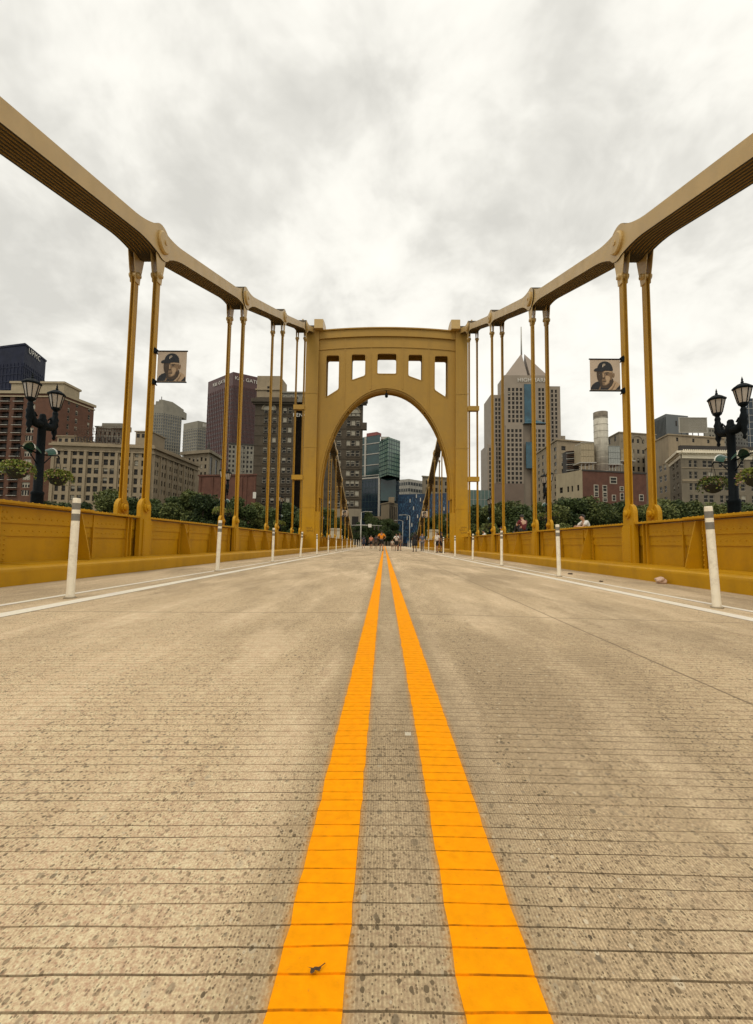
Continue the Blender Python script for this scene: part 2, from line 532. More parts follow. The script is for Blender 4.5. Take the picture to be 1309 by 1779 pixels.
def build_setting():
    g = MB()
    g.poly([(-3000, 118, -1.2), (3000, 118, -1.2), (3000, 5000, -1.2), (-3000, 5000, -1.2)])
    g.poly([(-3000, 96, -9.5), (3000, 96, -9.5), (3000, 118, -1.2), (-3000, 118, -1.2)])
    g.poly([(-3000, 84, -9.5), (3000, 84, -9.5), (3000, 96, -9.5), (-3000, 96, -9.5)])
    g.poly([(-3000, 84, -13), (3000, 84, -13), (3000, 84, -9.5), (-3000, 84, -9.5)])
    structure(g.build('ground', mat('bank_earth', (0.085, 0.085, 0.05), 0.95, 0.4, 0.1)))
    w = MB()
    w.poly([(-3000, -400, -11.8), (3000, -400, -11.8), (3000, 84.2, -11.8), (-3000, 84.2, -11.8)])
    structure(w.build('river', mat('river_water', (0.05, 0.06, 0.045), 0.12, 0.2, 0.05, 0.6, 0.8)))

    # roadway with saw-cut grooves as real channels near the camera
    xs = [-5.66, -5.0, -4.2, -3.4, -3.0]
    x = -2.7
    while x < 2.7:
        xs.append(round(x, 4))
        x += 0.022 if abs(x) < 1.1 else 0.06
    xs += [3.0, 3.4, 4.2, 5.0, 5.66]
    ys_g = []
    y = 0.28
    rg = random.Random(11)
    while y < 0.62:
        ys_g.append((y, rg.uniform(0.0026, 0.0042)))
        y += rg.uniform(0.037, 0.057)
    for y in (0.672, 0.725, 0.772, 0.813, 0.86, 0.906, 0.945, 0.999, 1.044, 1.084, 1.138, 1.184, 1.221, 1.283, 1.326, 1.368, 1.418, 1.464, 1.502, 1.561):
        ys_g.append((y, rg.uniform(0.0026, 0.0042)))
    y = 1.603
    while y < 3.9:
        ys_g.append((y, rg.uniform(0.0026, 0.0042)))
        y += rg.uniform(0.037, 0.057)

    def jit(x_, k):
        return noise.noise(Vector((x_ * 9, k * 3.7, 0))) * 0.0022 + noise.noise(Vector((x_ * 60, k * 1.7, 4))) * 0.0010 + 0.024 * (x_ - 0.0) + 0.002 * x_ * math.sin(k * 1.3)

    def strip(xl, name, mats, parent, dz, edge=0.0, y_near=-40.0, y_far=118.0, kind=None):
        rows = [(y_near, 0, 0, -1), (-1.0, 0, 0, -1), (0.2, 0, 0, -1)]
        for k, (yg, w_) in enumerate(ys_g):
            for o, d, fl in ((-0.5, 0, 1), (-0.28, -0.003, 2), (0.28, -0.003, 1), (0.5, 0, 0)):
                rows.append((yg + o * w_, d, 1, k))
        yy = 4.3
        while yy < y_far:
            rows.append((yy, 0, 0, -1))
            yy *= 1.35
        rows.append((y_far, 0, 0, -1))
        n = len(xl)
        vv = []
        for (yr, d, isg, k) in rows:
            for i, xx in enumerate(xl):
                ex = 0
                if edge and i in (0, n - 1) and 0.2 < yr < 4:
                    ex = edge * noise.noise(Vector((xx * 3, yr * 45, 1)))
                elif edge and i in (0, n - 1) and yr >= 4:
                    ex = 0
                vv.append((xx + ex, yr + (jit(xx, k) if isg else 0), deck_z(xx, yr) + d + dz))
        mb = MB()
        for r in range(len(rows) - 1):
            isgroove = rows[r][2] and rows[r + 1][2] and rows[r][3] == rows[r + 1][3]
            fs = [(r * n + i, r * n + i + 1, (r + 1) * n + i + 1, (r + 1) * n + i) for i in range(n - 1)]
            for f in fs:
                mb.f.append(f)
                mb.m.append(1 if isgroove else 0)
                mb.s.append(False)
        mb.v = vv
        me = mb.mesh(name, mats)
        return obj(name, me, parent)
    road = strip(xs, 'roadway', [road_material('grooved_concrete'), road_material('groove_grime', True)], None, 0.0)
    structure(road)
    yp = [road_material('fresh_yellow_paint', False, (0.96, 0.345, 0.0)), road_material('yellow_paint_groove', True, (0.96, 0.345, 0.0))]

    def inter(a, b):
        return [a] + [x_ for x_ in xs if a + 0.004 < x_ < b - 0.004] + [b]
    tag(strip(inter(-0.157, -0.0503), 'yellow_centre_line', yp, road, 0.0012, 0.005), 'left fresh yellow line of the double centre line')
    tag(strip(inter(0.1196, 0.2401), 'yellow_centre_line', yp, road, 0.0012, 0.005), 'right fresh yellow line of the double centre line')
    wp = [road_material('white_road_paint', False, (0.80, 0.74, 0.60))] * 2
    for xa, xb in ((-3.57, -3.37), (-4.07, -3.97), (3.53, 3.72), (4.07, 4.17)):
        strip([xa, (xa + xb) / 2, xb], 'white_lane_line', wp, road, 0.004, 0.0, -40, 100)
    # a white primer mark between the lines and small repairs
    pm = MB()
    for i in range(7):
        xx = 0.080 + i * 0.0030
        pm.poly([(xx, 1.57, deck_z(0.1, 1.5) + .0012), (xx + .0016, 1.57, deck_z(0.1, 1.5) + .0012),
                 (xx + .0016, 1.60 - .004 * (i % 3), deck_z(0.1, 1.5) + .0012), (xx, 1.60, deck_z(0.1, 1.5) + .0012)])
    pm.build('white_paint_mark', wp[0], road)
    # deck slab under the road, sidewalks
    for s in (-1, 1):
        mb = MB()
        mb.box(s * 7.22, s * 10.6, -40, Y_END + 30, -0.1, 0.32)
        structure(mb.build('sidewalk', WALK))
    mb = MB()
    mb.box(-10.4, 10.4, -40, Y_END, -1.1, -0.3)
    structure(mb.build('bridge_deck', mat('deck_steel', (0.30, 0.16, 0.02), 0.6, 0.2, 1)))
    mb = MB()
    for s in (-1, 1):
        mb.box(s * 4.6, s * 8.8, Y_TOWER - 1.6, Y_TOWER + 3.4, -13, -1.1)
    pier = mb
    for s in (-1, 1):
        mb = MB()
        mb.box(s * 4.6, s * 8.8, Y_TOWER - 1.6, Y_TOWER + 3.4, -13, -1.1)
        tag(mb.build('bridge_pier', CONC), 'concrete pier under the %s leg of the portal tower' % ('left' if s < 0 else 'right'), 'pier')
    # street beyond the bridge
    st = MB()
    st.poly([(-5.6, 118, 0.25), (5.6, 118, 0.25), (8, 420, -0.6), (-8, 420, -0.6)])
    st.poly([(-14, 117, -0.4), (14, 117, -0.4), (14, 420, -0.9), (-14, 420, -0.9)])
    structure(st.build('street', mat('asphalt', (0.09, 0.08, 0.06), 0.9, 0.2, 0.5)))


build_setting()


# ------------------------------------------------------------------ stiffening girders with kerbs
def ngon(cx, cy, r, n=16, a0=0.0):
    return [(cx + r * math.cos(a0 + 2 * PI * i / n), cy + r * math.sin(a0 + 2 * PI * i / n)) for i in range(n)]


def rivet(mb, p, nrm, r=0.021, h=0.018):
    p, nrm = Vector(p), Vector(nrm)
    a = Vector((0, 1, 0)) if abs(nrm.y) < 0.9 else Vector((1, 0, 0))
    s = nrm.cross(a).normalized()
    u = nrm.cross(s)
    ring = [p + (s * math.cos(k * PI / 3) + u * math.sin(k * PI / 3)) * r for k in range(6)]
    rin2 = [p + nrm * h * 0.8 + (s * math.cos(k * PI / 3) + u * math.sin(k * PI / 3)) * r * 0.6 for k in range(6)]
    mb.grid_faces(ring + rin2 + [p + nrm * h], [(k, (k + 1) % 6, 6 + (k + 1) % 6, 6 + k) for k in range(6)] +
                  [(6 + k, 6 + (k + 1) % 6, 12) for k in range(6)], 0, True)


G_TOP = 1.285
XW = 6.62                       # web face
Y_NEAR = -16.0


def girder(s):
    side = 'left' if s < 0 else 'right'
    root = thing('stiffening_girder', 'yellow riveted steel girder parapet with kerb along the %s side of the road' % side, 'parapet',
                 (s * 6.6, 0, 0))

    def seg_list(y0, y1, step):
        y = y0
        while y < y1 - 1e-6:
            yield y, min(y + step, y1)
            y += step
    runs = [(Y_NEAR, Y_TOWER - 0.35), (Y_TOWER + 1.9, Y_END)]
    web, top, up, ang, kerb = MB(), MB(), MB(), MB(), MB()
    sl = 0.003
    for (a, b) in runs:
        for mb, x0, x1, z0, z1 in ((web, XW, XW + 0.14, 0.1, 1.22), (up, XW - 0.022, XW - 0.001, 0.70, 1.215),
                                   (ang, XW - 0.05, XW - 0.023, 0.93, 1.21), (top, 6.43, 7.0, G_TOP - 0.045, G_TOP)):
            p = [(s * x0, a, z0 + sl * a), (s * x1, a, z0 + sl * a), (s * x1, a, z1 + sl * a), (s * x0, a, z1 + sl * a)]
            q = [(x, b, z + sl * (b - a)) for x, y, z in p]
            mb.grid_faces(p + q, [(0, 1, 2, 3), (7, 6, 5, 4), (0, 4, 5, 1), (1, 5, 6, 2), (2, 6, 7, 3), (3, 7, 4, 0)])
    # kerb: one bent plate with a rounded nose
    a, b = Y_NEAR - 20, Y_END
    prof = [(5.66, -0.12), (5.66, 0.15), (5.667, 0.185), (5.69, 0.207), (5.725, 0.215), (XW + 0.02, 0.235), (XW + 0.02, -0.12)]
    p = [(s * x, a, z + sl * a) for x, z in prof]
    q = [(s * x, b, z + sl * b) for x, z in prof]
    n = len(prof)
    kerb.grid_faces(p + q, [(i, (i + 1) % n, n + (i + 1) % n, n + i) for i in range(n)] + [tuple(range(n)), tuple(range(n, 2 * n))], 0)
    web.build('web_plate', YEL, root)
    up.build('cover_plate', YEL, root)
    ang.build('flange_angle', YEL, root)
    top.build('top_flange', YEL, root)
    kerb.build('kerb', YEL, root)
    # extra cover plate on the flange of the nearest panels
    mb = MB()
    mb.box(s * 6.40, s * 7.03, Y_NEAR, 9.6, G_TOP + 0.001, G_TOP + 0.045)
    mb.build('flange_cover_plate', YEL, root)
    # ledge plates lying on the kerb
    for yy in [Y1 - S * 1.0 + S * 0.5 * i for i in range(10)]:
        mb = MB()
        zc = 0.228 + sl * yy
        p = [(s * 5.95, yy - 0.75, zc - 0.002), (s * 6.5, yy - 0.75, zc + 0.012), (s * 6.5, yy + 0.75, zc + 0.016), (s * 5.95, yy + 0.75, zc + 0.003)]
        q = [(x, y, z - 0.03) for x, y, z in p]
        mb.grid_faces(p + q, [(0, 1, 2, 3), (7, 6, 5, 4), (0, 4, 5, 1), (1, 5, 6, 2), (2, 6, 7, 3), (3, 7, 4, 0)])
        mb.build('ledge_plate', YEL, root)
    # bracket stiffeners at the third points of every panel, twin ribs beside them
    bm = MB()
    bm.prism([(s * (XW - 0.03), 0.0), (s * (XW - 0.40), 0.0), (s * (XW - 0.385), 0.10), (s * (XW - 0.16), 0.98), (s * (XW - 0.03), 0.99)], 'y', -0.013, 0.013)
    for yo in (-0.085, 0.085, 0.55):
        bm.box(s * (XW - 0.07), s * (XW - 0.025), yo - 0.014, yo + 0.014, 0, 0.98)
    bmesh_ = bm.mesh('stiffener', YEL)
    sts = STATIONS + SIDE_ST
    ysb = []
    for st in sts:
        for k in (1, 2):
            yy = st - S + S * k / 3
            if Y_NEAR + 0.3 < yy < Y_END - 0.5 and not (Y_TOWER - 0.6 < yy < Y_TOWER + 2.2):
                ysb.append(yy)
    for yy in ysb:
        obj('stiffener', bmesh_, root, (s * 0 - s * 6.6, yy, 0.232 + sl * yy))
    # splice plates with rivet grids
    rv = MB()
    for st in STATIONS[1:]:
        yy = st - S * 0.62
        if yy < Y_NEAR + 1:
            continue
        mb = MB()
        mb.box(s * (XW - 0.016), s * (XW - 0.001), yy - 0.42, yy + 0.42, 0.26 + sl * yy, 0.695 + sl * yy)
        mb.build('splice_plate', YEL, root)
        for i in range(10):
            for j in range(5):
                if j == 2 and i % 3:
                    continue
                rivet(rv, (s * (XW - 0.016), yy - 0.38 + 0.0845 * i, 0.30 + 0.085 * j + sl * yy), (-s, 0, 0))
        for i in range(9):
            for j in range(2):
                rivet(rv, (s * (XW - 0.05), yy - 0.36 + 0.09 * i, 1.0 + 0.12 * j + sl * yy), (-s, 0, 0))
    y = Y_NEAR + 0.1
    while y < 34:
        cov = y < 9.6
        zt = (G_TOP + 0.045 if cov else G_TOP + sl * y)
        if y > 3:
            rivet(rv, (s * 6.47, y, zt), (0, 0, 1), 0.02, 0.016)
            rivet(rv, (s * 6.56, y + 0.06, zt), (0, 0, 1), 0.02, 0.016)
        if 3 < y < 26:
            rivet(rv, (s * (XW - 0.05), y, 1.03 + sl * y), (-s, 0, 0))
            rivet(rv, (s * (XW - 0.022), y + 0.05, 0.80 + sl * y), (-s, 0, 0), 0.014)
        y += 0.155
    for yy in ysb:
        if 3 < yy < 30:
            for k in range(9):
                rivet(rv, (s * (XW - 0.072), yy - 0.085, 0.30 + 0.10 * k + sl * yy), (-s, 0, 0))
                rivet(rv, (s * (XW - 0.072), yy + 0.085, 0.33 + 0.10 * k + sl * yy), (-s, 0, 0))
    stuff(rv.build('rivets', YEL, root))
    # outer sidewalk railing
    rr = thing('sidewalk_railing', 'yellow outer railing of the %s sidewalk' % side, 'railing', (s * 10.45, 0, 0.32))
    for nm, z0, z1 in (('top_rail', 1.32, 1.40), ('bottom_rail', 0.45, 0.50)):
        mb = MB()
        mb.box(s * 10.41, s * 10.49, Y_NEAR, Y_END, z0, z1)
        mb.build(nm, YEL, rr)
    pm = MB()
    pm.box(-0.05, 0.05, -0.05, 0.05, 0, 1.0)
    pme = pm.mesh('railing_post', YEL)
    yy = Y_NEAR
    while yy < Y_END:
        obj('railing_post', pme, rr, (0, yy, 0))
        yy += S / 3


for s_ in (-1, 1):
    girder(s_)

# ------------------------------------------------------------------ eyebar chains
PINS = [(Y1 - 3 * S, 3.45), (Y1 - 2 * S, 4.95), (Y1 - S, 6.80), (Y1, 9.05), (Y1 + S, 11.66), (Y1 + 2 * S, 14.67), (Y1 + 3 * S, 17.80), (Y_TOWER + 0.9, 19.55)]


def side_z(y):
    t_ = (y - (Y_TOWER + 0.9)) / (89.0 - Y_TOWER - 0.9)
    return 19.55 - 17.6 * (1.06 * t_ - 0.06 * t_ * t_)


PINS2 = [(Y_TOWER + 0.9, 19.55)] + [(y, side_z(y)) for y in SIDE_ST[:6]] + [(89.0, side_z(89.0))]


def eyebar_outline(L, r=0.47, h=0.205):
    n = 9
    top = []
    for i in range(n + 1):                     # left head from back to shoulder
        a = PI - i * (PI - 0.95) / n
        top.append((r * math.cos(a), r * math.sin(a)))
    x0, z0 = top[-1]
    for i in range(1, 7):
        t_ = i / 6.0
        e = t_ * t_ * (3 - 2 * t_)
        e = 1 - (1 - t_) ** 2.2
        top.append((x0 + (1.45 - x0) * t_, z0 + (h - z0) * e))
    full = top + [(L - x, z) for x, z in reversed(top)]
    return full + [(x, -z) for x, z in reversed(full[1:-1])]


EDGE = mat('shade_dark_eyebar_edge', (0.060, 0.045, 0.026), 0.8, 0.25, 4, 0.1, 30, 0.2)  # shade of the chain underside painted into all eyebar edges, top ones too


def chain(s):
    side = 'left' if s < 0 else 'right'
    root = thing('eyebar_chain', 'weathered gold eyebar suspension chain on the %s side rising to the portal tower' % side, 'bridge chain',
                 (s * 6.7, 0, 0))

    def link(a, b, odd):
        (ya, za), (yb, zb) = a, b
        L = math.hypot(yb - ya, zb - za)
        ang = math.atan2(zb - za, yb - ya)
        out = eyebar_outline(L)
        mb = MB()
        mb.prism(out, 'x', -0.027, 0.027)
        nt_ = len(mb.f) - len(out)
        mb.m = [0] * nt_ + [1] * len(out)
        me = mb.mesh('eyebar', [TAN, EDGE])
        lk = obj('chain_link', None, root, (0, ya, za))
        lk.rotation_euler = (ang, 0, 0)
        for i in range(8):
            xx = 6.36 + 0.1 * i + (0.05 if odd else 0)
            obj('eyebar', me, lk, (s * (xx - 6.7), 0, 0))
    allp = PINS + PINS2[1:]
    if s < 0:
        allp[2] = (allp[2][0], allp[2][1] + 0.25)
    for i in range(len(allp) - 1):
        link(allp[i], allp[i + 1], i % 2)
    pc = MB()
    cap = [(0.30, -0.0), (0.30, 0.05), (0.265, 0.085), (0.07, 0.095), (0.065, 0.12), (0.0, 0.12)]
    ring = []
    seg = 24
    for r_, h_ in cap:
        ring += [(-s * h_, math.cos(2 * PI * k / seg) * r_, math.sin(2 * PI * k / seg) * r_) for k in range(seg)]
    fs = [(i * seg + k, i * seg + (k + 1) % seg, (i + 1) * seg + (k + 1) % seg, (i + 1) * seg + k) for i in range(len(cap) - 1) for k in range(seg)]
    pc.grid_faces(ring, fs, 0, False)
    pm = pc.mesh('pin_cap', TAN)
    shaft = MB()
    shaft.tube([(-0.42, 0, 0), (0.42, 0, 0)], 0.16, 16)
    sm = shaft.mesh('pin', TAN)
    for (y, z) in allp[:-1]:
        if abs(y - Y_TOWER - 0.9) < 0.1:
            continue
        p = obj('pin', sm, root, (0, y, z))
        obj('pin_cap', pm, p, (-s * (6.7 - 6.335), 0, 0))


for s_ in (-1, 1):
    chain(s_)

# ------------------------------------------------------------------ hangers
ORD = ['first', 'second', 'third', 'fourth', 'fifth', 'sixth', 'seventh', 'eighth', 'ninth', 'tenth', 'eleventh', 'twelfth', 'thirteenth',
       'fourteenth', 'fifteenth', 'sixteenth', 'seventeenth', 'eighteenth', 'nineteenth', 'twentieth']
HANGERS = {}


def hanger(s, y, pin_z, inner, label, group):
    x = 6.45 if inner else 7.07
    z_eye = 1.53 + 0.003 * y
    root = thing('hanger', label, 'hanger', (s * x, y, 0.22), group)
    top = pin_z - 0.95
    if top < z_eye + 0.5:
        return None
    # lower eye plate with foot
    mb = MB()
    R_ = 0.255
    zb = (0.24 if inner else 0.9) + 0.003 * y
    out = [(y - R_, zb), (y + R_, zb)] + [(y + R_ * math.cos(a), z_eye + R_ * math.sin(a)) for a in [i * PI / 12 for i in range(13)]]
    mb.prism(out, 'x', s * (x - 0.035), s * (x + 0.075))
    mb.build('foot_plate', YEL, root)
    if inner:
        mb = MB()
        mb.prism([(y - 0.12, zb), (y + 0.30, zb), (y + 0.30, 1.12 + 0.003 * y), (y + 0.22, 1.22 + 0.003 * y), (y - 0.12, 1.22 + 0.003 * y)], 'x', s * (x - 0.062), s * (x - 0.0355))
        fp = mb.build('riveted_plate', YEL, root)
        rv = MB()
        for k in range(13):
            for c in (-0.07, 0.25):
                rivet(rv, (s * (x - 0.062), y + c, zb + 0.06 + 0.07 * k), (-s, 0, 0))
        stuff(rv.build('rivets', YEL, fp))
        mb = MB()
        for yo in (-0.62, -0.47):
            mb.box(s * (XW - 0.10), s * (XW - 0.052), y + yo, y + yo + 0.03, zb, G_TOP - 0.05 + 0.003 * y)
        mb.build('side_rib', YEL, root)
    mb = MB()
    seg = 14
    ring = []
    prof = [(0.135, -0.04), (0.135, 0.05), (0.085, 0.052), (0.085, 0.085), (0.055, 0.105), (0.0, 0.108)]
    for r_, h_ in prof:
        ring += [(s * (x - 0.035 - h_), y + math.cos(2 * PI * k / seg) * r_, z_eye + math.sin(2 * PI * k / seg) * r_) for k in range(seg)]
    mb.grid_faces(ring, [(i * seg + k, i * seg + (k + 1) % seg, (i + 1) * seg + (k + 1) % seg, (i + 1) * seg + k) for i in range(len(prof) - 1) for k in range(seg)], 0)
    mb.build('pin', YEL, root)
    # H-section bar
    bar = MB()
    for o in (-0.048, 0.048):
        bar.box(s * (x + o - 0.010), s * (x + o + 0.010), y - 0.088, y + 0.088, z_eye + 0.12, top)
    bar.box(s * (x - 0.038), s * (x + 0.038), y - 0.012, y + 0.012, z_eye + 0.12, top + 0.1)
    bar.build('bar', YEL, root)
    # upper clevis
    cl = MB()
    zt = pin_z
    k = [(y - 0.10, top - 0.25), (y + 0.10, top - 0.25), (y + 0.13, top - 0.02), (y + 0.18, top + 0.16), (y + 0.25, top + 0.5), (y + 0.34, zt), (y - 0.34, zt), (y - 0.25, top + 0.5), (y - 0.18, top + 0.16), (y - 0.13, top - 0.02)]
    for o in (-0.083, 0.067):
        cl.prism(k, 'x', s * (x + o), s * (x + o + 0.016))
    c = cl.build('clevis', TAN, root)
    nb = MB()
    nb.tube([(s * (x - 0.14), y, top - 0.02), (s * (x + 0.14), y, top - 0.02)], 0.085, 12)
    nb.build('clevis_pin', TAN, c)
    HANGERS[(s, round(y, 2), inner)] = root
    return root


for s_ in (-1, 1):
    side = 'left' if s_ < 0 else 'right'
    vis = [st for st in STATIONS if st > 0]
    for i, st in enumerate(STATIONS):
        pz = PINS[i][1]
        j = i - 2
        for inner in (True, False):
            io = 'inner, roadside' if inner else 'outer, sidewalk-side'
            if j < 0:
                lab = 'yellow hanger %s behind the viewer, %s side, %s bar' % (('far', 'close')[j + 2], side, io)
            elif j == 0:
                lab = 'yellow hanger beside the viewer on the %s, %s bar' % (side, io)
            else:
                lab = '%s bar of the %s yellow hanger pair before the portal, %s parapet' % (io, ORD[j - 1], side)
            hanger(s_, st, pz, inner, lab, 'hangers of the main span')
    for i, (st, pz) in enumerate(PINS2[1:7]):
        for inner in (True, False):
            io = 'inner, roadside' if inner else 'outer, sidewalk-side'
            hanger(s_, st, pz, inner, '%s bar of the %s hanger pair beyond the portal, %s side' % (io, ORD[i], side), 'hangers of the side span')
# tie plates joining the two bars nearest the tower
for s_ in (-1, 1):
    h = HANGERS[(s_, round(STATIONS[-1], 2), True)]
    for zt in (11.25, 5.75):
        mb = MB()
        y = STATIONS[-1]
        mb.box(s_ * 6.33, s_ * 7.19, y - 0.20, y - 0.12, zt - 0.18, zt + 0.18)
        mb.box(s_ * 6.33, s_ * 7.19, y + 0.12, y + 0.2, zt - 0.18, zt + 0.18)
        mb.build('tie_plate', YEL, h)


# ------------------------------------------------------------------ portal tower
def tower():
    root = thing('portal_tower', 'yellow steel portal tower with round arch and five openings across the road', 'bridge tower', (0, Y_TOWER, 0))
    yf = Y_TOWER + 0.3
    yb = yf + 1.35

    def q(px, py):
        p = at(px, py, yf)
        return (p.x, p.z)
    # make the surveyed outline symmetric about x=0.02
    def zx(x, py):
        return at(669 + x * 20.5, py, yf).z
    cx = 0.03
    arch = []
    spring, apex, hw = 4.62, 14.15, 5.66
    n = 40
    for i in range(n + 1):
        a = PI - PI * i / n
        arch.append((cx + hw * math.cos(a), spring + (apex - spring) * math.sin(a)))
    zt = lambda x: 19.42 - 0.0085 * (x - cx) ** 2
    xo = 5.9
    outer = [(cx - xo, 0.9), (cx - hw, 0.9)] + arch + [(cx + hw, 0.9), (cx + xo, 0.9)]
    outer += [(cx + xo - 2 * xo * i / 16, zt(cx + xo - 2 * xo * i / 16)) for i in range(17)]

    def rnd(poly, r=0.16):
        out = []
        m = len(poly)
        for i in range(m):
            p, a, b = Vector(poly[i]), Vector(poly[i - 1]), Vector(poly[(i + 1) % m])
            u, w = (a - p).normalized(), (b - p).normalized()
            for t_ in (0, 0.33, 0.66, 1):
                k = p + u * r * (1 - t_) ** 2 + w * r * t_ ** 2
                out.append((k.x, k.y))
        return out
    wins = []
    wins.append([(-0.83, 17.25), (0.83, 17.25), (0.83, 15.45), (-0.83, 15.45)])
    for s in (-1, 1):
        w = [(s * 1.87, 17.17), (s * 3.07, 17.17), (s * 3.07, 14.85), (s * 1.87, 15.28)]
        w2 = [(s * 4.15, 17.07), (s * 5.28, 17.07), (s * 5.28, 13.3), (s * 4.15, 14.05)]
        wins += [w, w2]
    wins = [rnd([(x + cx, z) for x, z in w]) for w in wins]
    mb = MB()
    mb.prism(outer, 'y', yf, yf + 0.16, 0, False, wins)
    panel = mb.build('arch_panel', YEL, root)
    mb = MB()
    mb.prism(outer, 'y', yb - 0.16, yb, 0, False, wins)
    mb.build('rear_arch_panel', YEL, root)
    for i in range(n):
        fr = (i + 0.5) / n
        if 0.09 < fr < 0.15 or 0.20 < fr < 0.31 or 0.69 < fr < 0.80 or 0.85 < fr < 0.91:
            continue
        (xa, za), (xb, zb) = arch[i], arch[i + 1]
        m = MB()
        dx, dz = (cx - (xa + xb) / 2), (spring - (za + zb) / 2)
        k = 0.03 / math.hypot(dx, dz)
        m.grid_faces([(x, y, z) for y in (yf + 0.161, yb - 0.161) for x, z in ((xa, za), (xb, zb), (xb - dx * k, zb - dz * k), (xa - dx * k, za - dz * k))],
                     [(0, 1, 2, 3), (4, 7, 6, 5), (0, 4, 5, 1), (1, 5, 6, 2), (2, 6, 7, 3), (3, 7, 4, 0)])
        m.build('soffit_plate', YEL, panel)
    # rims of openings
    def rim(loop, closed, t_out, y0, y1, name, par):
        m = MB()
        k = len(loop)
        nrm = []
        for i in range(k):
            if closed:
                a, b = Vector(loop[i - 1]), Vector(loop[(i + 1) % k])
            else:
                a, b = Vector(loop[max(i - 1, 0)]), Vector(loop[min(i + 1, k - 1)])
            d = (b - a).normalized()
            nrm.append(Vector((-d.y, d.x)))
        cen = sum((Vector(p) for p in loop), Vector((0, 0))) / k
        for i in range(k if closed else k - 1):
            j = (i + 1) % k
            pts = []
            for idx in (i, j):
                p = Vector(loop[idx])
                nn = nrm[idx]
                if nn.dot(p - cen) < 0:
                    nn = -nn
                pts += [p - nn * 0.012, p + nn * t_out]
            vv = [(p.x, yy, p.y) for yy in (y0, y1) for p in pts]
            m.grid_faces(vv, [(0, 1, 3, 2), (4, 6, 7, 5), (0, 2, 6, 4), (1, 5, 7, 3)], 0)
        return m.build(name, YEL, par)
    for w in wins:
        rim(w, True, 0.06, yf - 0.03, yf - 0.002, 'opening_rim', panel)
    rim([(cx - hw, 0.95)] + arch + [(cx + hw, 0.95)], False, 0.13, yf - 0.07, yf - 0.002, 'arch_rim', panel)
    rim([(cx - hw, 0.95)] + arch + [(cx + hw, 0.95)], False, 0.13, yb + 0.002, yb + 0.07, 'arch_rim', panel)
    # soffit lip
    lip = []
    for (x, z) in arch:
        lip.append((x, z))
    for y0 in (yf + 0.02, yb - 0.10):
        m = MB()
        for i in range(len(lip) - 1):
            pts = []
            for (x, z) in (lip[i], lip[i + 1]):
                d = Vector((cx - x, spring - z)).normalized()
                pts += [(x, z), (x + d.x * 0.14, z + d.y * 0.14)]
            vv = [(x, yy, z) for yy in (y0, y0 + 0.07) for x, z in pts]
            m.grid_faces(vv, [(0, 1, 3, 2), (4, 6, 7, 5), (0, 2, 6, 4), (1, 5, 7, 3)])
        m.build('soffit_lip', YEL, panel)
    # top flange and mid seam
    m = MB()
    fl = [(cx - xo + 2 * xo * i / 16, zt(cx - xo + 2 * xo * i / 16)) for i in range(17)]
    for i in range(16):
        for z0, z1, y0, y1 in ((0.0, 0.10, yf - 0.28, yb + 0.28), (-0.66, 0.0, yf - 0.16, yf - 0.002)):
            (xa, za), (xb, zb) = fl[i], fl[i + 1]
            vv = [(xa, y0, za + z0), (xb, y0, zb + z0), (xa, y1, za + z0), (xb, y1, zb + z0), (xa, y0, za + z1), (xb, y0, zb + z1), (xa, y1, za + z1), (xb, y1, zb + z1)]
            m.grid_faces(vv, [(0, 1, 3, 2), (4, 6, 7, 5), (0, 4, 5, 1), (2, 3, 7, 6)])
    m.build('top_flange', YEL, root)
    m = MB()
    for i in range(16):
        (xa, za), (xb, zb) = fl[i], fl[i + 1]
        vv = [(xa, yf - 0.06, za - 1.62), (xb, yf - 0.06, zb - 1.62), (xa, yf - 0.002, za - 1.62), (xb, yf - 0.002, zb - 1.62), (xa, yf - 0.06, za - 1.52), (xb, yf - 0.06, zb - 1.52), (xa, yf - 0.002, za - 1.52), (xb, yf - 0.002, zb - 1.52)]
        m.grid_faces(vv, [(0, 1, 3, 2), (4, 6, 7, 5), (0, 4, 5, 1), (2, 3, 7, 6)])
    m.build('seam_strip', YEL, root)
    for x, zl in ((-3.62, 12.0), (-1.35, 14.05), (1.41, 14.05), (3.68, 12.0)):
        m = MB()
        m.box(x - 0.05, x + 0.05, yf - 0.04, yf - 0.003, zl, zt(x) - 0.68)
        m.build('seam_strip', YEL, root)
    # legs with horizontal seams and cap
    for s in (-1, 1):
        m = MB()
        m.box(s * 5.905 + cx, s * 6.98, Y_TOWER, Y_TOWER + 1.95, -1.1, 19.15)
        leg = m.build('leg', YEL, root)
        for zs in (3.75, 8.9, 13.6):
            m = MB()
            m.box(s * 5.85 + cx, s * 7.0, Y_TOWER - 0.022, Y_TOWER - 0.001, zs - 0.03, zs + 0.03)
            m.build('seam_strip', YEL, leg)
        m = MB()
        m.box(s * 5.45 + cx, s * 7.08, Y_TOWER - 0.1, Y_TOWER - 0.002, 0.2, 1.42)
        m.build('base_plate', YEL, leg)
        m = MB()
        m.box(s * 5.48, s * 5.905 + s * 0.0 + cx, Y_TOWER + 0.05, Y_TOWER + 0.298, 0.2, 3.4)
        m.build('inner_gusset', YEL, leg)
        # saddle housing on top
        m = MB()
        pr = [(Y_TOWER - 0.45, 19.16), (Y_TOWER + 2.3, 19.16), (Y_TOWER + 2.2, 19.62), (Y_TOWER + 1.3, 20.15), (Y_TOWER + 0.5, 20.15), (Y_TOWER - 0.45, 19.95)]
        m.prism(pr, 'x', s * 5.5, s * 6.26)
        m.build('saddle_housing', TAN, leg)
        m = MB()
        m.prism(pr, 'x', s * 7.2, s * 7.3)
        m.build('saddle_plate', TAN, leg)
        # small access handrail strokes: painted-over tags low on the leg
        g = MB()
        r = random.Random(5 + s)
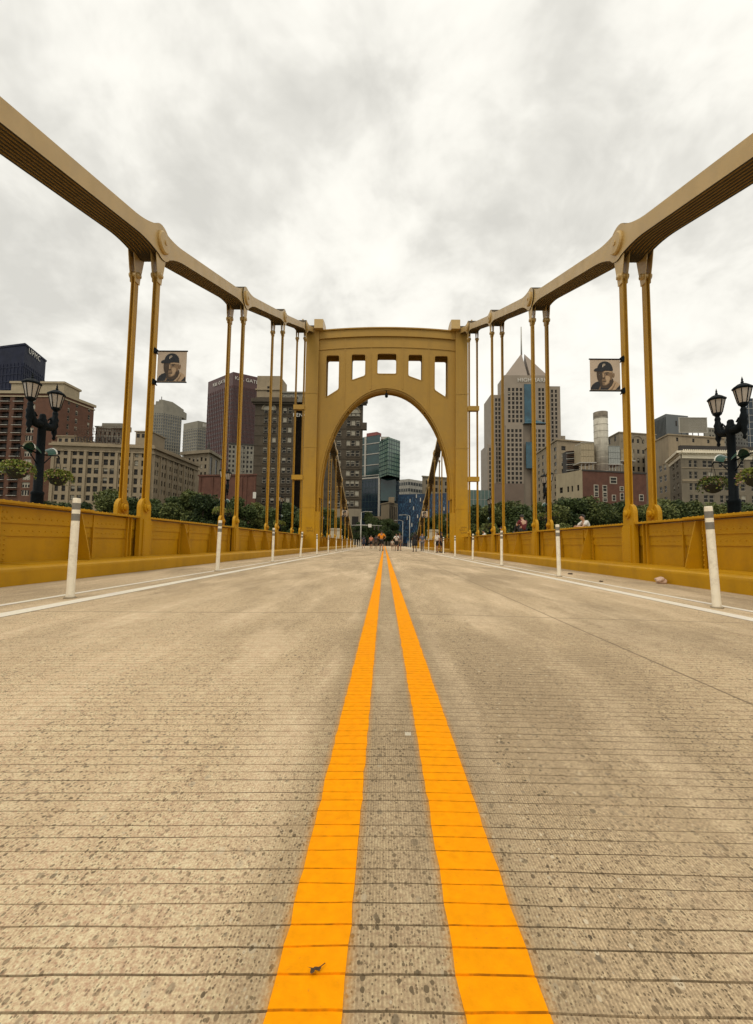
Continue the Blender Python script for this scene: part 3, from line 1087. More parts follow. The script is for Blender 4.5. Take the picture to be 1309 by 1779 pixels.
        for k in range(3):
            pts = []
            x0, z0 = s * 6.35 + r.uniform(-0.25, 0.1), 1.75 + 0.22 * k
            for i in range(12):
                pts.append((x0 + i * 0.045, Y_TOWER - 0.004, z0 + 0.09 * math.sin(i * 2.1 + k) + r.uniform(-0.03, 0.03)))
            if s < 0 and k == 2:
                continue
            g.tube(pts, 0.011, 4, 0, False)
        g.build('graffiti_scrawl', mat('scrawl_paint', (0.12, 0.06, 0.02) if s < 0 else (0.13, 0.065, 0.02), 0.7), leg)
    # navigation lamp under the crown
    lp = thing('hanging_lamp', 'small dark lamp hanging under the crown of the arch', 'lamp', (cx, Y_TOWER + 0.5, 13.5))
    m = MB()
    m.tube([(cx, Y_TOWER + 0.5, 14.12), (cx, Y_TOWER + 0.5, 13.8)], 0.03, 8)
    m.box(cx - 0.28, cx + 0.28, Y_TOWER + 0.45, Y_TOWER + 0.55, 14.02, 14.11)
    m.build('bracket', BLACK, lp)
    m = MB()
    m.lathe((cx, Y_TOWER + 0.5, 13.4), [(0.05, 0), (0.13, 0.05), (0.13, 0.3), (0.07, 0.42)], 12)
    m.build('lamp_housing', BLACK, lp)


tower()


# ------------------------------------------------------------------ delineator posts
def post_mesh():
    mb = MB()
    prof = [(0.052, 0.02), (0.053, 0.80), (0.0515, 1.14), (0.05, 1.165)]
    H = 1.175

    def w(z):
        return 0.060 if z > 0.02 else 0.066
    zs = [(0.012, 0.049, 0), (0.10, 0.045, 0), (0.925, 0.044, 0), (0.925, 0.0453, 1), (1.01, 0.0453, 1), (1.01, 0.044, 0), (1.06, 0.044, 0),
          (1.06, 0.0453, 1), (1.14, 0.0453, 1), (1.14, 0.044, 0), (1.185, 0.043, 0), (1.20, 0.040, 0)]
    seg = 14
    for i in range(len(zs) - 1):
        za, ra, ma = zs[i]
        zb, rb, mb_ = zs[i + 1]
        ring = [(math.cos(2 * PI * k / seg) * ra, math.sin(2 * PI * k / seg) * ra, za) for k in range(seg)] + \
               [(math.cos(2 * PI * k / seg) * rb, math.sin(2 * PI * k / seg) * rb, zb) for k in range(seg)]
        mb.grid_faces(ring, [(k, (k + 1) % seg, seg + (k + 1) % seg, seg + k) for k in range(seg)], 0 if ma == 0 or mb_ == 0 else 1, True)
    mb.poly([(math.cos(2 * PI * k / seg) * 0.040, math.sin(2 * PI * k / seg) * 0.040, 1.2) for k in range(seg)], 0)
    return mb.mesh('post_tube', [WHITEP, GREYB])


def posts():
    pm = post_mesh()
    bm = MB()
    bm.lathe((0, 0, 0), [(0.068, 0.0), (0.068, 0.010), (0.058, 0.018), (0.02, 0.019)], 14)
    bmesh_ = bm.mesh('post_base', mat('post_base_rubber', (0.30, 0.25, 0.17), 0.8))
    rr = random.Random(4)
    for s, x1, xr, y0, dy in ((-1, 3.745, 3.93, 5.27, 5.15), (1, 3.92, 4.04, 5.33, 5.0)):
        side = 'left' if s < 0 else 'right'
        for i in range(15):
            y = y0 + dy * i
            x = s * (x1 if i == 0 else xr)
            if y > 85:
                break
            extra = ''
            if s > 0 and i == 0:
                extra = 'scuffed leaning '
            o = thing('delineator_post', 'white %spost with two grey bands, %s from the camera on %s line' % (extra, 'nearest' if i == 0 else ORD[i], side), 'post',
                      (x, y, deck_z(x, y)), 'delineator posts along the lane lines')
            obj('post_tube', pm, o)
            obj('base', bmesh_, o)
            lean = {(-1, 0): (0.0, 0.006), (1, 0): (0.0, -0.045), (1, 1): (0, -0.02), (-1, 1): (0, 0.02), (-1, 3): (0.0, 0.06)}.get((s, i), (rr.uniform(-.02, .02), rr.uniform(-.02, .02)))
            o.rotation_euler = (lean[0], lean[1], rr.uniform(0, 3))
            if (s, i) in ((-1, 0), (1, 0), (1, 1), (-1, 1), (-1, 3)):
                o.rotation_euler = (lean[0], lean[1], 0)


posts()

# ------------------------------------------------------------------ banners on the hangers
BAN_BG = mat('banner_print_tan', (0.50, 0.40, 0.30), 0.7, 0.08, 2)
BAN_K = mat('banner_print_black', (0.014, 0.016, 0.020), 0.7, 0.2, 6)
BAN_D = mat('banner_print_dark_brown', (0.055, 0.036, 0.022), 0.7, 0.2, 6)
BAN_M = mat('banner_print_mid_brown', (0.21, 0.135, 0.075), 0.7, 0.2, 9)
BAN_L = mat('banner_print_light', (0.44, 0.31, 0.19), 0.7, 0.12, 8)
BAN_W = mat('banner_print_white', (0.62, 0.52, 0.40), 0.7, 0.05, 8)


def text_mesh(txt, size, extrude=0.0, spacing=1.0, shear=0.0):
    cu = bpy.data.curves.new('txt', 'FONT')
    cu.body = txt
    cu.size = size
    cu.extrude = extrude
    cu.space_character = spacing
    cu.shear = shear
    cu.align_x, cu.align_y = 'CENTER', 'CENTER'
    cu.resolution_u = 3
    ob = bpy.data.objects.new('txt', cu)
    COL.objects.link(ob)
    bpy.context.view_layer.update()
    me = bpy.data.meshes.new_from_object(ob.evaluated_get(bpy.context.evaluated_depsgraph_get()))
    bpy.data.objects.remove(ob)
    return me


def portrait(mb, x0, z0, w, h, y):
    """generic printed bust of a person in a dark cap, layers a fraction of a millimetre apart"""
    def L(pts, k, m):
        mb.poly([(x0 + p[0] * w, y - 0.0008 * k, z0 + p[1] * h) for p in pts], m)

    def sm(pts, it=2):
        for _ in range(it):
            out = []
            for i in range(len(pts)):
                a, b = pts[i], pts[(i + 1) % len(pts)]
                out += [(a[0] * .75 + b[0] * .25, a[1] * .75 + b[1] * .25), (a[0] * .25 + b[0] * .75, a[1] * .25 + b[1] * .75)]
            pts = out
        return pts
    L([(0, 0), (0.0, 0.06), (0.06, 0.17), (0.16, 0.25), (0.30, 0.30), (0.70, 0.30), (0.84, 0.30), (0.98, 0.18), (1, 0.12), (1, 0)], 1, 1)     # jacket
    L([(0.58, 0), (0.72, 0.14), (0.80, 0.32), (0.90, 0.26), (0.99, 0.18), (0.96, 0.13), (0.84, 0.0)], 2, 4)                                    # pale collar
    L([(0.66, 0), (0.78, 0.14), (0.83, 0.25), (0.85, 0.22), (0.80, 0.10), (0.74, 0.0)], 3, 3)
    L([(0.26, 0.0), (0.30, 0.08), (0.33, 0.17), (0.35, 0.16), (0.34, 0.05), (0.31, 0.0)], 3, 3)
    L(sm([(0.28, 0.12), (0.42, 0.04), (0.62, 0.06), (0.76, 0.20), (0.78, 0.42), (0.40, 0.40)]), 4, 2)                                          # neck
    L(sm([(0.225, 0.66), (0.215, 0.46), (0.26, 0.30), (0.34, 0.19), (0.46, 0.13), (0.58, 0.17), (0.70, 0.30), (0.75, 0.46), (0.76, 0.68)]), 5, 3)  # face
    L(sm([(0.76, 0.56), (0.82, 0.58), (0.82, 0.46), (0.77, 0.40), (0.73, 0.46)]), 5, 3)                                                        # ear
    L(sm([(0.215, 0.66), (0.205, 0.46), (0.25, 0.30), (0.33, 0.19), (0.42, 0.16), (0.37, 0.28), (0.40, 0.40), (0.40, 0.64)]), 6, 2)            # shaded cheek
    L(sm([(0.66, 0.36), (0.71, 0.31), (0.66, 0.24), (0.63, 0.26)]), 6, 2)
    L(sm([(0.44, 0.64), (0.74, 0.64), (0.74, 0.58), (0.58, 0.60), (0.46, 0.55)]), 6, 4)                                                        # brow light
    L(sm([(0.50, 0.48), (0.64, 0.47), (0.67, 0.38), (0.60, 0.22), (0.50, 0.16), (0.46, 0.20), (0.55, 0.30), (0.50, 0.36)]), 6, 4)                                                        # cheek light
    L(sm([(0.41, 0.58), (0.45, 0.56), (0.46, 0.40), (0.42, 0.38)]), 7, 4)                                                                      # nose ridge
    L(sm([(0.37, 0.40), (0.42, 0.37), (0.49, 0.38), (0.50, 0.41), (0.44, 0.42)]), 8, 2)
    L(sm([(0.46, 0.585), (0.62, 0.605), (0.63, 0.575), (0.48, 0.56)]), 8, 2)                                                                   # eyebrow
    L(sm([(0.47, 0.54), (0.54, 0.555), (0.60, 0.53), (0.53, 0.51)]), 8, 1)                                                                     # eye
    L(sm([(0.49, 0.535), (0.515, 0.545), (0.515, 0.52)]), 9, 5)
    L(sm([(0.26, 0.53), (0.32, 0.54), (0.33, 0.51), (0.28, 0.505)]), 8, 1)
    L(sm([(0.285, 0.528), (0.31, 0.53), (0.30, 0.512)]), 9, 5)
    L(sm([(0.36, 0.27), (0.46, 0.295), (0.56, 0.27), (0.47, 0.25)]), 8, 2)                                                                     # mouth
    L(sm([(0.40, 0.25), (0.53, 0.25), (0.47, 0.225)]), 8, 4)
    L(sm([(0.22, 0.66), (0.24, 0.80), (0.32, 0.92), (0.46, 0.975), (0.62, 0.95), (0.73, 0.84), (0.77, 0.66), (0.74, 0.635), (0.55, 0.655), (0.40, 0.63)], 2), 10, 1)  # cap
    L(sm([(0.24, 0.74), (0.16, 0.72), (0.10, 0.66), (0.15, 0.61), (0.28, 0.63), (0.46, 0.60), (0.40, 0.68)]), 11, 1)                            # visor
    # the letter on the cap
    cx_, cz = 0.405, 0.82
    for a in ([(0, 0), (0.028, 0), (0.036, 0.11), (0.008, 0.11)], [(0.008, 0.11), (0.105, 0.115), (0.105, 0.095), (0.01, 0.09)],
              [(0.085, 0.11), (0.105, 0.11), (0.095, 0.055), (0.075, 0.055)], [(0.02, 0.065), (0.095, 0.07), (0.09, 0.052), (0.02, 0.047)]):
        L([(cx_ + p[0], cz - 0.05 + p[1]) for p in a], 12, 5)


def banner(s, y, zb, w, h, label, group, x_in=6.45):
    side = s
    x_pole = s * (x_in - 0.09)
    xa = x_pole - s * 0.06
    x0 = min(xa - s * 0.02, xa - s * (0.02 + w))
    root = thing('portrait_banner', label, 'banner', (x_pole, y, zb), group)
    mb = MB()
    mb.box(x0, x0 + w, y - 0.004, y + 0.004, zb, zb + h)
    mb.build('cloth', BAN_BG, root)
    mb = MB()
    portrait(mb, x0 + 0.01, zb + 0.01, w - 0.02, h - 0.03, y - 0.006)
    mb.build('printed_portrait', [BAN_BG, BAN_K, BAN_D, BAN_M, BAN_L, BAN_W], root)
    for z in (zb - 0.02, zb + h + 0.02):
        mb = MB()
        mb.tube([(x_pole, y, z), (x_pole - s * (w + 0.10), y, z)], 0.019, 8)
        r = mb.build('rod', BLACK, root)
        mb = MB()
        mb.obox((x_pole - s * 0.01, y, z), (0.035, 0, 0), (0, 0.05, 0), (0, 0, 0.06))
        for zz in (-0.05, 0.05):
            mb.tube([(x_pole - s * 0.03, y - 0.1, z + zz), (x_pole - s * 0.03, y + 0.1, z + zz)], 0.018, 6)
        mb.build('bracket', BLACK, r)


banner(-1, Y1 - 0.05, at(301, 664, Y1).z, 0.80, 0.835, 'square portrait banner of a person in a cap on the left hanger', 'portrait banners')
banner(1, Y1 - 0.05, at(1050, 679, Y1).z, 0.80, 0.835, 'square portrait banner of a person in a cap on the right hanger', 'portrait banners')
banner(-1, SIDE_ST[3] - 0.1, 4.7, 0.85, 0.95, 'small distant portrait banner on the left, seen through the arch', 'portrait banners')
banner(1, SIDE_ST[3] - 0.1, 4.7, 0.85, 0.95, 'small distant portrait banner on the right, seen through the arch', 'portrait banners')

# ------------------------------------------------------------------ street lamps with flower baskets
LANT_GLASS = mat('frosted_lantern_glass', (0.46, 0.41, 0.35), 0.35, 0.08, 3)
GREEN = mat('green_hood_enamel', (0.008, 0.07, 0.042), 0.3, 0.2, 5)
FOL_B = foliage('basket_leaves', (0.030, 0.055, 0.010), (0.26, 0.30, 0.05), 6)
FOL_F = foliage('basket_flowers', (0.25, 0.09, 0.10), (0.50, 0.35, 0.18), 9)


def lamp_parts():
    P = {}
    mb = MB()
    mb.lathe((0, 0, 0), [(0.26, 0), (0.26, 0.12), (0.20, 0.2), (0.19, 0.5), (0.155, 0.56), (0.15, 1.58), (0.165, 1.61), (0.15, 1.66), (0.115, 1.69), (0.105, 2.7), (0.10, 3.45), (0.12, 3.48), (0.12, 3.66), (0.085, 3.72), (0.08, 3.80), (0.05, 3.84)], 14)
    P['pole'] = mb.mesh('pole', BLACK)
    mb = MB()
    for s in (-1, 1):
        mb.tube([(0, 0, 3.56), (s * 0.15, 0, 3.52), (s * 0.30, 0, 3.54), (s * 0.37, 0, 3.62), (s * 0.42, 0, 3.76), (s * 0.45, 0, 3.90), (s * 0.45, 0, 4.02)], [0.105, 0.115, 0.11, 0.105, 0.095, 0.07, 0.055], 10)
        mb.lathe((s * 0.45, 0, 3.20), [(0.015, 0), (0.05, 0.05), (0.03, 0.12), (0.075, 0.22), (0.055, 0.32), (0.095, 0.42), (0.08, 0.52), (0.10, 0.60), (0.06, 0.70), (0.075, 0.78), (0.05, 0.86)], 10)
        mb.tube([(s * 0.24, 0, 3.56), (s * 0.33, 0, 3.70), (s * 0.28, 0, 3.80), (s * 0.20, 0, 3.72)], [0.045, 0.04, 0.03, 0.02], 7)
    P['arms'] = mb.mesh('arms', BLACK)
    mb = MB()          # lantern, origin at its foot
    n = 8
    mb.lathe((0, 0, 0), [(0.06, -0.02), (0.10, 0.03), (0.135, 0.05), (0.155, 0.10), (0.15, 0.12)], 8, 0, False)
    zb, zt, rb, rt = 0.12, 0.56, 0.155, 0.262
    for k in range(n):
        a = 2 * PI * k / n
        mb.bar((rb * math.cos(a), rb * math.sin(a), zb), (rt * math.cos(a), rt * math.sin(a), zt), 0.024)
    mb.lathe((0, 0, 0), [(0.27, 0.545), (0.298, 0.56), (0.302, 0.605), (0.27, 0.625), (0.16, 0.70), (0.07, 0.735), (0.04, 0.755), (0.05, 0.785), (0.025, 0.82), (0.035, 0.85), (0.003, 0.96)], 8, 0, False)
    mb.lathe((0, 0, 0), [(0.10, 0.12), (0.10, 0.17), (0.05, 0.24)], 8, 0, False)
    P['lantern'] = mb.mesh('lantern', BLACK)
    mb = MB()
    a = [(rb * 0.93, zb), (rt * 0.95, zt - 0.01)]
    mb.lathe((0, 0, 0), [(0.145, 0.122), (0.252, 0.55)], 8, 0, False)
    P['lantern_glass'] = mb.mesh('lantern_glass', LANT_GLASS)
    mb = MB()          # curved green hood, opening outward
    nn = 9
    for i in range(nn):
        for j in range(6):
            def hp(i_, j_):
                t_, u = i_ / nn, j_ / 6
                ang = PI * t_
                r = 0.13 + 0.045 * math.sin(u * PI / 2)
                return (0.10 + 0.30 * u, r * math.cos(ang), 0.10 * u + r * math.sin(ang))
            mb.poly([hp(i, j), hp(i + 1, j), hp(i + 1, j + 1), hp(i, j + 1)], 0 if j < 5 else 1, True)
    P['hood'] = mb.mesh('green_hood', [GREEN, mat('hood_rim_white', (0.75, 0.75, 0.68), 0.4)])
    mb = MB()
    mb.tube([(0, 0, 3.12), (0.45, 0, 3.18), (0.66, 0, 3.22), (0.72, 0, 3.16)], 0.02, 6)
    mb.tube([(0.1, 0, 2.85), (0.40, 0, 3.14)], 0.015, 6)
    mb.tube([(0.70, 0, 3.2), (0.56, 0, 2.66)], 0.008, 5)
    mb.tube([(0.70, 0, 3.2), (0.86, 0, 2.66)], 0.008, 5)
    P['basket_arm'] = mb.mesh('basket_arm', BLACK)
    return P


LP = lamp_parts()


def basket_mesh(seed):
    r = random.Random(seed)
    mb = MB()
    mb.lathe((0, 0, 0), [(0.06, -0.28), (0.20, -0.22), (0.29, -0.06), (0.31, 0.0)], 12, 1)
    for i in range(1100):
        a, u = r.uniform(0, 2 * PI), r.uniform(0, 1) ** 0.5
        rr = 0.46 * u
        z = 0.20 * math.sqrt(max(0, 1 - u * u)) + r.uniform(-0.05, 0.05) - (0.30 * (u - 0.72) / 0.28 * r.random() if u > 0.72 else 0)
        p = Vector((rr * math.cos(a), rr * math.sin(a), z + 0.02))
        d = Vector((r.gauss(0, 1), r.gauss(0, 1), r.gauss(0.4, 1))).normalized()
        e = d.cross(Vector((r.gauss(0, 1), r.gauss(0, 1), r.gauss(0, 1)))).normalized()
        w = r.uniform(0.016, 0.034)
        mb.poly([p - d * w * 1.3, p + e * w, p + d * w * 1.3, p - e * w], 2 if r.random() < 0.10 else 0)
    return mb.mesh('flower_basket', [FOL_B, mat('basket_liner', (0.03, 0.028, 0.015), 0.9), FOL_F])


BASK = [basket_mesh(k) for k in range(3)]


def lamp(x, y, label, rot=0.0, baskets=True, where=''):
    zb = 0.32
    root = thing('street_lamp', label, 'street lamp', (x, y, zb), 'twin-lantern street lamps', rot)
    obj('pole', LP['pole'], root)
    ar = obj('arms', LP['arms'], root)
    for s in (-1, 1):
        l = obj('lantern', LP['lantern'], root, (s * 0.45, 0, 4.06))
        l.scale = (0.76, 0.76, 0.84)
        obj('lantern_glass', LP['lantern_glass'], l)
        if baskets:
            obj('green_hood', LP['hood'], root, (s * 0.02, 0, 2.70), 0 if s > 0 else PI)
            obj('basket_arm', LP['basket_arm'], root, (0, 0, -0.42), 0 if s > 0 else PI)
            c, sn = math.cos(rot), math.sin(rot)
            dx = s * 0.72
            b = obj('flower_basket', BASK[(int(y) + s) % 3], None, (x + dx * c, y + dx * sn, zb + 2.17), s * 1.3)
            b.scale = (0.88, 0.88, 0.88)
            tag(b, 'leafy hanging flower basket, %s the %s' % ('near side of' if s < 0 else 'far side of', where), 'flower basket', 'flower baskets on the lamps')
    return root


lamp(-9.55, 11.9, 'black twin-lantern street lamp with green hoods, near left sidewalk', PI / 2, True, 'near left lamp')
lamp(9.32, 11.9, 'black twin-lantern street lamp with green hoods, near right sidewalk', PI / 2, True, 'near right lamp')
for i, y in enumerate((26.0, 40.0, 54.0, 68.0)):
    for s_ in (-1, 1):
        lamp(s_ * 9.55, y, 'black twin-lantern lamp, %s along the %s sidewalk' % (ORD[i + 1], 'left' if s_ < 0 else 'right'), PI / 2, i < 2, '%s lamp on the %s' % (ORD[i + 1], 'left' if s_ < 0 else 'right'))

# ------------------------------------------------------------------ end pylons of the bridge
for s_ in (-1, 1):
    side = 'left' if s_ < 0 else 'right'
    c = s_ * 10.5
    root = thing('concrete_pylon', 'pale concrete end pylon of the bridge on the %s, seen through the arch' % side, 'pylon', (c, 95, 0.3))
    mb = MB()
    mb.box(c - 1.35, c + 1.35, 94, 96.6, 0.3, 2.6)
    mb.build('shaft', CONC, root)
    mb = MB()
    mb.box(c - 1.15, c + 1.15, 94.2, 96.4, 2.6, 3.75)
    mb.prism([(c - 1.3, 3.75), (c + 1.3, 3.75), (c + 1.1, 4.05), (c - 1.1, 4.05)], 'y', 94.05, 96.55)
    mb.build('cap', CONC, root)
    mb = MB()
    for k in range(5):
        mb.box(c - 1.0 + k * 0.42, c - 0.78 + k * 0.42, 93.93, 93.998, 0.5, 2.3)
    mb.build('fluting', CONC, root)


# ------------------------------------------------------------------ trees
def tree_meshes(seed, h, spread):
    r = random.Random(seed)
    tb = MB()
    tb.tube([(0, 0, 0), (0.05, 0.04, h * 0.25), (-0.1, 0.05, h * 0.5), (0.05, 0, h * 0.8)], [0.35, 0.27, 0.19, 0.06], 8)
    lobes = []
    for k in range(11):
        a = k * 2.4
        rad = spread * (0.15 + 0.6 * r.random())
        z = h * r.uniform(0.35, 0.90)
        fall = 1.0 - 0.45 * max(0, (z / h - 0.5) * 2)
        p = Vector((rad * fall * math.cos(a), rad * fall * math.sin(a), z))
        lobes.append((p, spread * r.uniform(0.30, 0.50)))
        tb.tube([(0, 0, p.z * 0.55), (p.x * 0.6, p.y * 0.6, p.z * 0.85), tuple(p)], [0.12, 0.07, 0.03], 5)
    lobes.append((Vector((0, 0, h * 0.9)), spread * 0.32))
    cb = MB()
    for (c, R_) in lobes:
        n = int(1900 * (R_ / spread / 0.4) ** 2)
        for i in range(n):
            d = Vector((r.gauss(0, 1), r.gauss(0, 1), r.gauss(0, 1))).normalized()
            rr = R_ * (r.random() ** 0.33) * (0.85 + 0.35 * noise.noise(d * 2.2 + c))
            p = c + Vector((d.x * rr, d.y * rr, d.z * rr * 0.8))
            u = Vector((r.gauss(0, 1), r.gauss(0, 1), r.gauss(0, 0.6))).normalized()
            w = u.cross(Vector((r.gauss(0, 1), r.gauss(0, 1), r.gauss(0, 1)))).normalized()
            s = r.uniform(0.08, 0.21)
            cb.poly([p - u * s, p + w * s * 0.6, p + u * s, p - w * s * 0.6])
    return tb.mesh('trunk', mat('bark', (0.09, 0.065, 0.04), 0.9, 0.3, 2)), cb


FOL_D = foliage('dark_tree_leaves', (0.014, 0.030, 0.009), (0.10, 0.13, 0.036), 0.35)
FOL_M = foliage('mid_tree_leaves', (0.030, 0.050, 0.013), (0.19, 0.205, 0.06), 0.35)
TR = []
for k, (h, sp) in enumerate(((11, 4.6), (10, 4.2), (12, 4.4), (9, 4.8))):
    tm, cb = tree_meshes(40 + k, h, sp)
    TR.append((tm, [cb.mesh('crown', FOL_D), cb.mesh('crown', FOL_M)]))


def tree(px, ytop, Y, kind, col, label, group, zb=None, k=None):
    p = at(px, ytop, Y)
    h = (11, 10, 12, 9)[kind] * 1.02
    zb = -4.5 if zb is None else zb
    sc = max(0.35, (p.z - zb) / h)
    root = thing('tree', label, 'tree', (p.x, Y, zb), group, random.Random(int(px * 7)).uniform(0, 6))
    for nm, me in (('trunk', TR[kind][0]), ('crown', TR[kind][1][col])):
        o = obj(nm, me, root)
        o.scale = (max(sc, 0.8), max(sc, 0.8), sc)
    return root


LT = [(30, 872, 118), (75, 868, 114), (112, 872, 116), (150, 868, 118), (196, 846, 116), (232, 862, 112), (268, 866, 118), (300, 858, 114), (330, 848, 116), (356, 856, 112), (388, 866, 116), (414, 858, 110), (446, 870, 114), (474, 880, 110), (500, 872, 116), (528, 878, 112)]
for i, (px, yt, Y) in enumerate(LT):
    tree(px, yt, Y, (i * 3 + 1) % 4, 0 if i % 4 else 1, 'dark green riverside tree, %s from the left behind the left parapet' % ORD[i], 'riverside trees on the left')
RT = [(826, 872, 112), (850, 874, 110), (882, 868, 114), (908, 876, 110), (936, 868, 114), (962, 872, 110), (992, 862, 112), (1022, 862, 114), (1050, 868, 110), (1086, 866, 114), (1112, 876, 110), (1146, 866, 114), (1176, 864, 112), (1206, 866, 116), (1240, 872, 112), (1272, 870, 114), (1306, 872, 116)]
for i, (px, yt, Y) in enumerate(RT):
    tree(px, yt, Y, (i * 3 + 2) % 4, 1 if i % 3 else 0, 'green riverside tree, %s from the portal behind the right parapet' % ORD[i], 'riverside trees on the right')
for i, (px, yt, Y, zb) in enumerate(((566, 880, 118, -3), (586, 896, 112, -3), (640, 886, 190, -1), (652, 898, 170, -1), (672, 900, 200, -1), (684, 906, 180, -1), (624, 905, 160, -1), (748, 898, 125, -3), (770, 890, 120, -3), (786, 886, 116, -3))):
    tree(px, yt, Y, i % 4, 0, 'dark tree standing beyond the bridge end, %s from the left through the arch' % ORD[i], 'trees seen through the arch', zb)

# ------------------------------------------------------------------ buildings
WIN_GLASS = glass('dark_window_glass', (0.022, 0.020, 0.016), 0.25, 0.16)
WIN_BLIND = mat('window_blind', (0.34, 0.31, 0.24), 0.8, 0.1, 1)
WIN_FRAME = mat('pale_window_frame', (0.46, 0.41, 0.32), 0.6, 0.08, 2)
WIN_DARKF = mat('dark_window_frame', (0.06, 0.05, 0.04), 0.6, 0.1, 2)
_WM = {}


def window_mesh(w, h, kind):
    key = (round(w, 2), round(h, 2), kind)
    if key in _WM:
        return _WM[key]
    mb = MB()
    fr = min(w, h) * 0.07
    if kind[0] == 'dark':
        fmat = WIN_DARKF
    else:
        fmat = WIN_FRAME
    d = 0.06
    for a in ((-w / 2, -w / 2 + fr, 0, h), (w / 2 - fr, w / 2, 0, h), (-w / 2 + fr, w / 2 - fr, 0, fr), (-w / 2 + fr, w / 2 - fr, h - fr, h)):
        mb.box(a[0], a[1], -d, 0, a[2], a[3], 0)
    if kind[0] in ('sash', 'dark'):
        mb.box(-w / 2 + fr, w / 2 - fr, -d * 0.8, 0, h * 0.48, h * 0.48 + fr, 0)
    if kind[0] == 'triple':
        for x in (-w / 6, w / 6):
            mb.box(x - fr, x + fr, -d * 0.9, 0, fr, h - fr, 0)
    mb.poly([(-w / 2 + fr, -0.012, fr), (w / 2 - fr, -0.012, fr), (w / 2 - fr, -0.012, h - fr), (-w / 2 + fr, -0.012, h - fr)], 1)
    if kind[1] > 0:
        zz = h - fr - (h - 2 * fr) * kind[1]
        mb.poly([(-w / 2 + fr, -0.02, zz), (w / 2 - fr, -0.02, zz), (w / 2 - fr, -0.02, h - fr), (-w / 2 + fr, -0.02, h - fr)], 2)
    _WM[key] = mb.mesh('window', [fmat, WIN_GLASS, WIN_BLIND])
    return _WM[key]


class Face:
    """a vertical wall from P to Q (plan points, left to right as seen from the bridge)"""

    def __init__(self, P, Q):
        self.P, self.Q = Vector((P[0], P[1])), Vector((Q[0], Q[1]))
        d = self.Q - self.P
        self.w = d.length
        self.u = d / self.w
        self.n = Vector((self.u.y, -self.u.x))
        self.rot = math.atan2(self.u.y, self.u.x)

    def hit(self, px, py):
        r = CAM_R @ Vector(((px - PW / 2) / F_PX, -(py - PH / 2) / F_PX, -1.0))
        den = r.x * self.n.x + r.y * self.n.y
        k = (self.P.x * self.n.x + self.P.y * self.n.y) / den
        x, y, z = r.x * k, r.y * k, CAM_H + r.z * k
        return (Vector((x, y)) - self.P).dot(self.u), z

    def pt(self, u, z, out=0.0):
        p = self.P + self.u * u + self.n * out
        return (p.x, p.y, z)

    def us(self, pairs, py):
        return [(self.hit(a, py)[0], self.hit(b, py)[0]) for a, b in pairs]

    def zs(self, pairs, px):
        return [(self.hit(px, b)[1], self.hit(px, a)[1]) for a, b in pairs]

    def box(self, mb, u0, u1, z0, z1, o0, o1, m=0):
        a = [self.pt(u, z, o) for o in (o0, o1) for z in (z0, z1) for u in (u0, u1)]
        mb.grid_faces(a, [(0, 1, 3, 2), (4, 6, 7, 5), (0, 4, 5, 1), (2, 3, 7, 6), (0, 2, 6, 4), (1, 5, 7, 3)], m)

    def wall(self, mb, z0, z1, cols, rows, depth=0.3, m=0, skip=None):
        """wall with real openings; returns the openings"""
        cols = [(max(0.02, a), min(self.w - 0.02, b)) for a, b in sorted(cols) if b > 0.05 and a < self.w - 0.05]
        rows = [(max(z0 + 0.02, a), min(z1 - 0.02, b)) for a, b in sorted(rows) if b > z0 and a < z1]
        uc = [0.0] + [x for c in cols for x in c] + [self.w]
        zc = [z0] + [x for c in rows for x in c] + [z1]
        ops = []
        for i in range(len(uc) - 1):
            for j in range(len(zc) - 1):
                a, b, c, d = uc[i], uc[i + 1], zc[j], zc[j + 1]
                if b - a < 1e-4 or d - c < 1e-4:
                    continue
                if i % 2 and j % 2 and not (skip and skip((i - 1) // 2, (j - 1) // 2)):
                    ops.append((a, b, c, d, (i - 1) // 2, (j - 1) // 2))
                    q = [(a, c), (b, c), (b, d), (a, d)]
                    for k in range(4):
                        p0, p1 = q[k], q[(k + 1) % 4]
                        mb.poly([self.pt(*p0), self.pt(*p1), self.pt(p1[0], p1[1], -depth), self.pt(p0[0], p0[1], -depth)], m)
                else:
                    mb.poly([self.pt(a, c), self.pt(b, c), self.pt(b, d), self.pt(a, d)], m)
        return ops


BR = random.Random(21)


